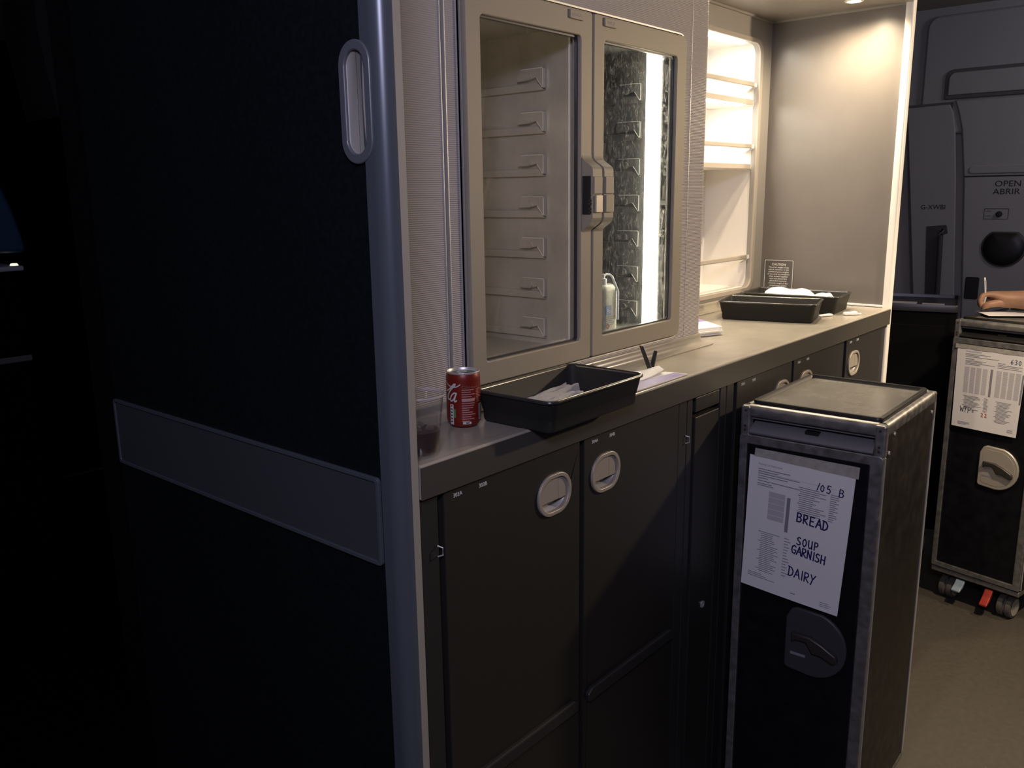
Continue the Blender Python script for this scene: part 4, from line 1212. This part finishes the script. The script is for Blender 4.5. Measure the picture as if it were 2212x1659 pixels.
obj('assist_handle', tube(new(), [(XW - .030, .262, 1.285), (XW - .046, .262, 1.262), (XW - .046, .250, .90), (XW - .046, .240, .70), (XW - .030, .238, .66)], .011, 10), 'dark_grey', o, smooth=True)
obj('registration_lettering', text(new(), 'G-XWBI', .029, Matrix.Translation((XW - .0275, .362, 1.376)) @ FACE_X, sx=1.0), 'letters', sp)
edge = [(.272, 1.842), (.254, 1.79), (.235, 1.72), (.222, 1.62), (.207, 1.50), (.170, .99), (.135, .3), (.125, .05)]
D1 = plate_x([(y - .012, z) for y, z in edge] + [(-.80, .05), (-.80, 1.842)], .0, .034, 'lining', 'door_1', bevel=.008, smooth=True)
tag(D1, 'grey cabin door marked OPEN ABRIR at the right edge', 'door', kind='structure')
plate_x([(.192, 1.5135), (.192, 1.5195), (-.79, 1.5195), (-.79, 1.5135)], .033, .0348, 'letters', 'panel_joint', D1)
plate_x(rr(-.76, .175, 1.528, 1.562, (.004, .012, .016, .016), 5), .033, .040, 'lining', 'door_ledge', D1, bevel=.005)
f1 = plate_x(rr(-.80, .306, 1.846, 1.970, (.02, .008, .035, .02), 8), .019, .030, 'lining_seam', 'upper_fairing', D1, bevel=.004)
plate_x(rr(-.785, .290, 1.862, 1.955, (.02, .006, .026, .02), 8), .028, .037, 'lining', 'fairing_panel', f1, bevel=.006)
tx = new(); text(tx, 'OPEN', .0345, Matrix.Translation((XW - .0345, .070, 1.4725)) @ FACE_X, depth=.0004, sx=1.14); text(tx, 'ABRIR', .0345, Matrix.Translation((XW - .0345, .074, 1.4395)) @ FACE_X, depth=.0004, sx=1.12)
obj('door_lettering', tx, 'letters', D1)
pl = obj('instruction_plate', ring(new(), rr(.004, .100, 1.334, 1.380, .004, 4), rr(.006, .098, 1.336, 1.378, .003, 4), XW - .0352, XW - .0338, 'x'), 'dark_grey', D1)
obj('knob', lathe(new(), [(0, -.012), (.011, -.011), (.0125, -.006), (.013, 0)], (XW - .034, .041, 1.356), 24, ax='x'), 'letters', pl, smooth=True)
tx = new(); text(tx, 'OPEN', .008, Matrix.Translation((XW - .0345, .094, 1.366)) @ FACE_X); text(tx, 'LOCK', .008, Matrix.Translation((XW - .0345, .094, 1.346)) @ FACE_X)
obj('plate_print', tx, 'dark_grey', pl)
b = new(); N = 40
def dome(k, dx): 
    lp = []
    for i in range(N):
        a = 2 * PI * i / N
        y, z = .010 + .080 * k * math.cos(a), 1.214 + min(.076 * k * math.sin(a), .062 * k)
        lp.append((XW - dx, y, z))
    return lp
loft(b, [dome(1.10, .034), dome(1.08, .040), dome(1.0, .042)], cap0=False, cap1=False)
vd = obj('viewport_rim', b, 'dark_grey', D1, smooth=True)
b = new(); loft(b, [dome(1.0, .0405), dome(.9, .045), dome(.6, .049), dome(.2, .0505)], cap0=False)
obj('viewport', b, 'rubber', vd, smooth=True)
plate_x(rr(.090, .146, .985, 1.083, .008, 4), .033, .038, 'letters', 'lower_recess', D1, bevel=.003)

# ------------------------------------------------------------------ dim aft cabin at the left edge of the view
cu = new(); K = 26
f0 = [(0.716 + .012 * math.sin(i * 1.9), 0.800 + i * .0036) for i in range(K)]
f1_ = [(x + .004, y) for x, y in f0]
prism(cu, f0 + f1_[::-1], 0.02, 2.20, 'z')
tag(obj('curtain', cu, 'curtain', None, smooth=True, angle=70), 'dark gathered curtain hanging beside the left partition', 'curtain')
sh = new()
prism(sh, [(.55, 1.286), (1.250, 1.286), (1.252, 1.311), (1.243, 1.361), (1.228, 1.428), (1.196, 1.533), (1.155, 1.62), (1.10, 1.68), (.55, 1.74)], 2.60, 2.66, 'y')
tag(obj('seat_shell', sh, 'blue', None, bevel=.012, smooth=True), 'dim blue curved seat shell at the far left edge', 'seat shell')
cs = thing('side_console', 'dark side console with a pale top edge under the blue seat shell', 'console', (.9, 2.75, 0))
obj('console_body', bx(.55, 1.222, 2.60, 2.95, 0.0, 1.222), 'curtain', cs, bevel=.006)
obj('console_top', bx(.54, 1.232, 2.585, 2.95, 1.222, 1.240), 'console', cs, bevel=.005)
obj('console_rail', bx(.55, 1.222, 2.592, 2.600, .890, .912), 'lining_seam', cs, bevel=.003)
obj('console_lamp', lathe(new(), [(0, .008), (.010, .0075), (.013, .004), (.014, 0)], (1.212, 2.62, 1.240), 20), emission('console_lamp_glow', (1, .95, .7), 1.2), cs, smooth=True)
ob = new(); prism(ob, [(1.392, 2.20), (1.445, 2.20), (1.44, 1.95), (1.428, 1.766), (1.408, 1.90), (1.388, 2.073)], 2.60, 2.9, 'y')
tag(obj('overhead_bin', ob, 'matte_grey', None, bevel=.004), 'narrow dim grey end of an overhead bin above the far left', 'bin')
struct('wall_aft', bx(-1.2, 4.4, 3.96, 4.0, 0.0, 2.232), 'curtain')

# ------------------------------------------------------------------ person writing on the right trolley (only hand and forearm in view)
PE = thing('person', 'person with a bare forearm writing with a pen on the right trolley', 'person', (3.33, -.70, 0))

def skin_mesh(name, chains, material, parent, root=0, sub=2):
    """chains: lists of (x, y, z, r); equal points are shared"""
    verts, rad, edges, idx = [], [], [], {}
    for ch in chains:
        prev = None
        for x, y, z, r in ch:
            k = (round(x, 4), round(y, 4), round(z, 4))
            if k not in idx:
                idx[k] = len(verts); verts.append((x, y, z)); rad.append(r)
            if prev is not None and prev != idx[k]: edges.append((prev, idx[k]))
            prev = idx[k]
    inv = world_of(parent).inverted()
    me = bpy.data.meshes.new(name); me.from_pydata([inv @ Vector(v) for v in verts], edges, [])
    o = bpy.data.objects.new(name, me); COL.objects.link(o); o.parent = parent
    WM[o.name] = world_of(parent).copy()
    me.materials.append(M[material])
    sk = o.modifiers.new('skin', 'SKIN'); sk.use_smooth_shade = True; sk.branch_smoothing = .4
    layer = me.skin_vertices[0].data if me.skin_vertices else None
    if layer is None:
        bm = bmesh.new(); bm.from_mesh(me); bm.verts.layers.skin.verify(); bm.to_mesh(me); bm.free(); layer = me.skin_vertices[0].data
    for i, r in enumerate(rad):
        layer[i].radius = (r, r); layer[i].use_root = (i == root)
    ss = o.modifiers.new('round', 'SUBSURF'); ss.levels = sub; ss.render_levels = sub
    return o

PX, PY = 3.33, -.70
wr = (3.428, -.196, 1.084, .034)
palm = (3.412, -.156, 1.086, .036)
arm_r = [(PX, PY, 1.36, .085), (3.43, -.705, 1.37, .062), (3.492, -.690, 1.345, .050), (3.500, -.580, 1.23, .043), (3.503, -.480, 1.110, .050), (3.480, -.390, 1.098, .052), (3.450, -.275, 1.082, .042), wr, palm]
K1, K2, K3, K4 = (3.388, -.122, 1.104, .0170), (3.400, -.118, 1.094, .0172), (3.413, -.118, 1.081, .0160), (3.424, -.126, 1.068, .0145)
fing = [[palm, K1, (3.377, -.103, 1.098, 0.0118), (3.368, -.098, 1.076, 0.0105), (3.372, -.106, 1.056, 0.0087)],
        [palm, K2, (3.388, -.097, 1.088, 0.0120), (3.379, -.096, 1.066, 0.0108), (3.380, -.108, 1.051, 0.0090)],
        [palm, K3, (3.402, -.098, 1.074, 0.0115), (3.394, -.100, 1.056, 0.0105), (3.392, -.114, 1.048, 0.0090)],
        [palm, K4, (3.415, -.107, 1.060, 0.0102), (3.408, -.111, 1.049, 0.0095), (3.405, -.124, 1.047, 0.0082)],
        [palm, (3.396, -.158, 1.072, 0.0186), (3.378, -.138, 1.070, 0.0138), (3.366, -.118, 1.064, 0.0115), (3.368, -.107, 1.052, 0.0090)]]
spine = [(PX, PY, .95, .115), (PX, PY, 1.10, .095), (PX, PY, 1.25, .110), (PX, PY, 1.36, .085), (PX, PY, 1.45, .048), (PX + .01, PY + .02, 1.52, .060), (PX + .015, PY + .035, 1.60, .082), (PX + .012, PY + .025, 1.67, .062)]
arm_l = [(PX, PY, 1.36, .085), (3.22, -.665, 1.37, .062), (3.165, -.655, 1.34, .050), (3.14, -.665, 1.10, .040), (3.16, -.62, .88, .028), (3.17, -.61, .80, .026), (3.175, -.605, .73, .016)]
legs = [[(PX, PY, .95, .115), (PX + s * .09, PY - s * .01, .86, .088), (PX + s * .10, PY, .48, .058), (PX + s * .10, PY - .02, .26, .050), (PX + s * .10, PY - .03, .075, .036), (PX + s * .105, PY + .10, .034, .030)] for s in (-1, 1)]
body = skin_mesh('body', [spine, arm_r, arm_l] + fing + legs, 'skin', PE, root=0)
skin_mesh('tunic', [[(PX, PY, .82, .150), (PX, PY, .95, .152), (PX, PY, 1.10, .130), (PX, PY, 1.25, .134), (PX, PY, 1.36, .098), (PX, PY, 1.405, .062)], [(PX, PY, 1.36, .098), (3.43, -.705, 1.37, .074), (3.492, -.690, 1.345, .060), (3.498, -.610, 1.262, .056)], [(PX, PY, 1.36, .098), (3.22, -.665, 1.37, .074), (3.165, -.655, 1.34, .060), (3.152, -.66, 1.22, .055)]], 'cloth', PE)
skin_mesh('trousers', [[(PX, PY, .97, .140), (PX + s * .09, PY - s * .01, .86, .112), (PX + s * .10, PY, .48, .070), (PX + s * .10, PY - .03, .10, .056)] for s in (-1, 1)], 'cloth', PE)
hb = new(); bmesh.ops.create_uvsphere(hb, u_segments=20, v_segments=14, radius=1.0, matrix=Matrix.Translation((PX + .005, PY - .005, 1.635)) @ Matrix.Diagonal((.088, .098, .098, 1)))
bmesh.ops.delete(hb, geom=[v for v in hb.verts if v.co.y > PY + .045 and v.co.z < 1.68], context='VERTS')
obj('hair', hb, 'hair', PE, smooth=True)
fc = new()
for s in (-1, 1): bmesh.ops.create_uvsphere(fc, u_segments=12, v_segments=8, radius=.009, matrix=Matrix.Translation((PX + .015 + s * .030, PY + .108, 1.615)))
obj('eyes', fc, 'white', PE, smooth=True)
ns = new(); prism(ns, [(PY + .105, 1.615), (PY + .135, 1.578), (PY + .105, 1.572)], PX + .003, PX + .027, 'x'); obj('nose', ns, 'skin', PE, bevel=.006)
mt_ = new(); box(mt_, PX - .010, PX + .040, PY + .108, PY + .118, 1.545, 1.553); obj('mouth', mt_, 'label_red', PE, bevel=.003)
for s in (-1, 1):
    obj('shoe', prism(new(), [(PY - .075, 0.0), (PY + .165, 0.0), (PY + .175, .025), (PY + .12, .060), (PY + .02, .080), (PY - .075, .080)], PX + s * .105 - .042, PX + s * .105 + .042, 'x'), 'black', PE, bevel=.012)

pn = thing('pen', 'slim pen with a bright barrel held in the writing hand', 'pen', (3.375, -.110, 1.046))
obj('barrel', tube(new(), [(3.374, -.108, 1.055), (3.376, -.113, 1.09), (3.392, -.100, 1.158)], [.0034, .0042, .0040], 12), 'alu', pn, smooth=True)
obj('pen_tip', tube(new(), [(3.3735, -.1065, 1.0425), (3.374, -.108, 1.055)], [.0008, .0034], 10), 'steel_dark', pn, smooth=True)
obj('pen_clip', tube(new(), [(3.386, -.1065, 1.150), (3.380, -.112, 1.118)], .0013, 6), 'alu', pn)
ps = prism(new(), [(3.292, -.145), (3.400, -.078), (3.505, -.245), (3.397, -.312)], 1.0368, 1.0378, 'z')
tag(obj('writing_paper', ps, 'paper', None), 'white sheet under the writing hand on the right trolley', 'paper')
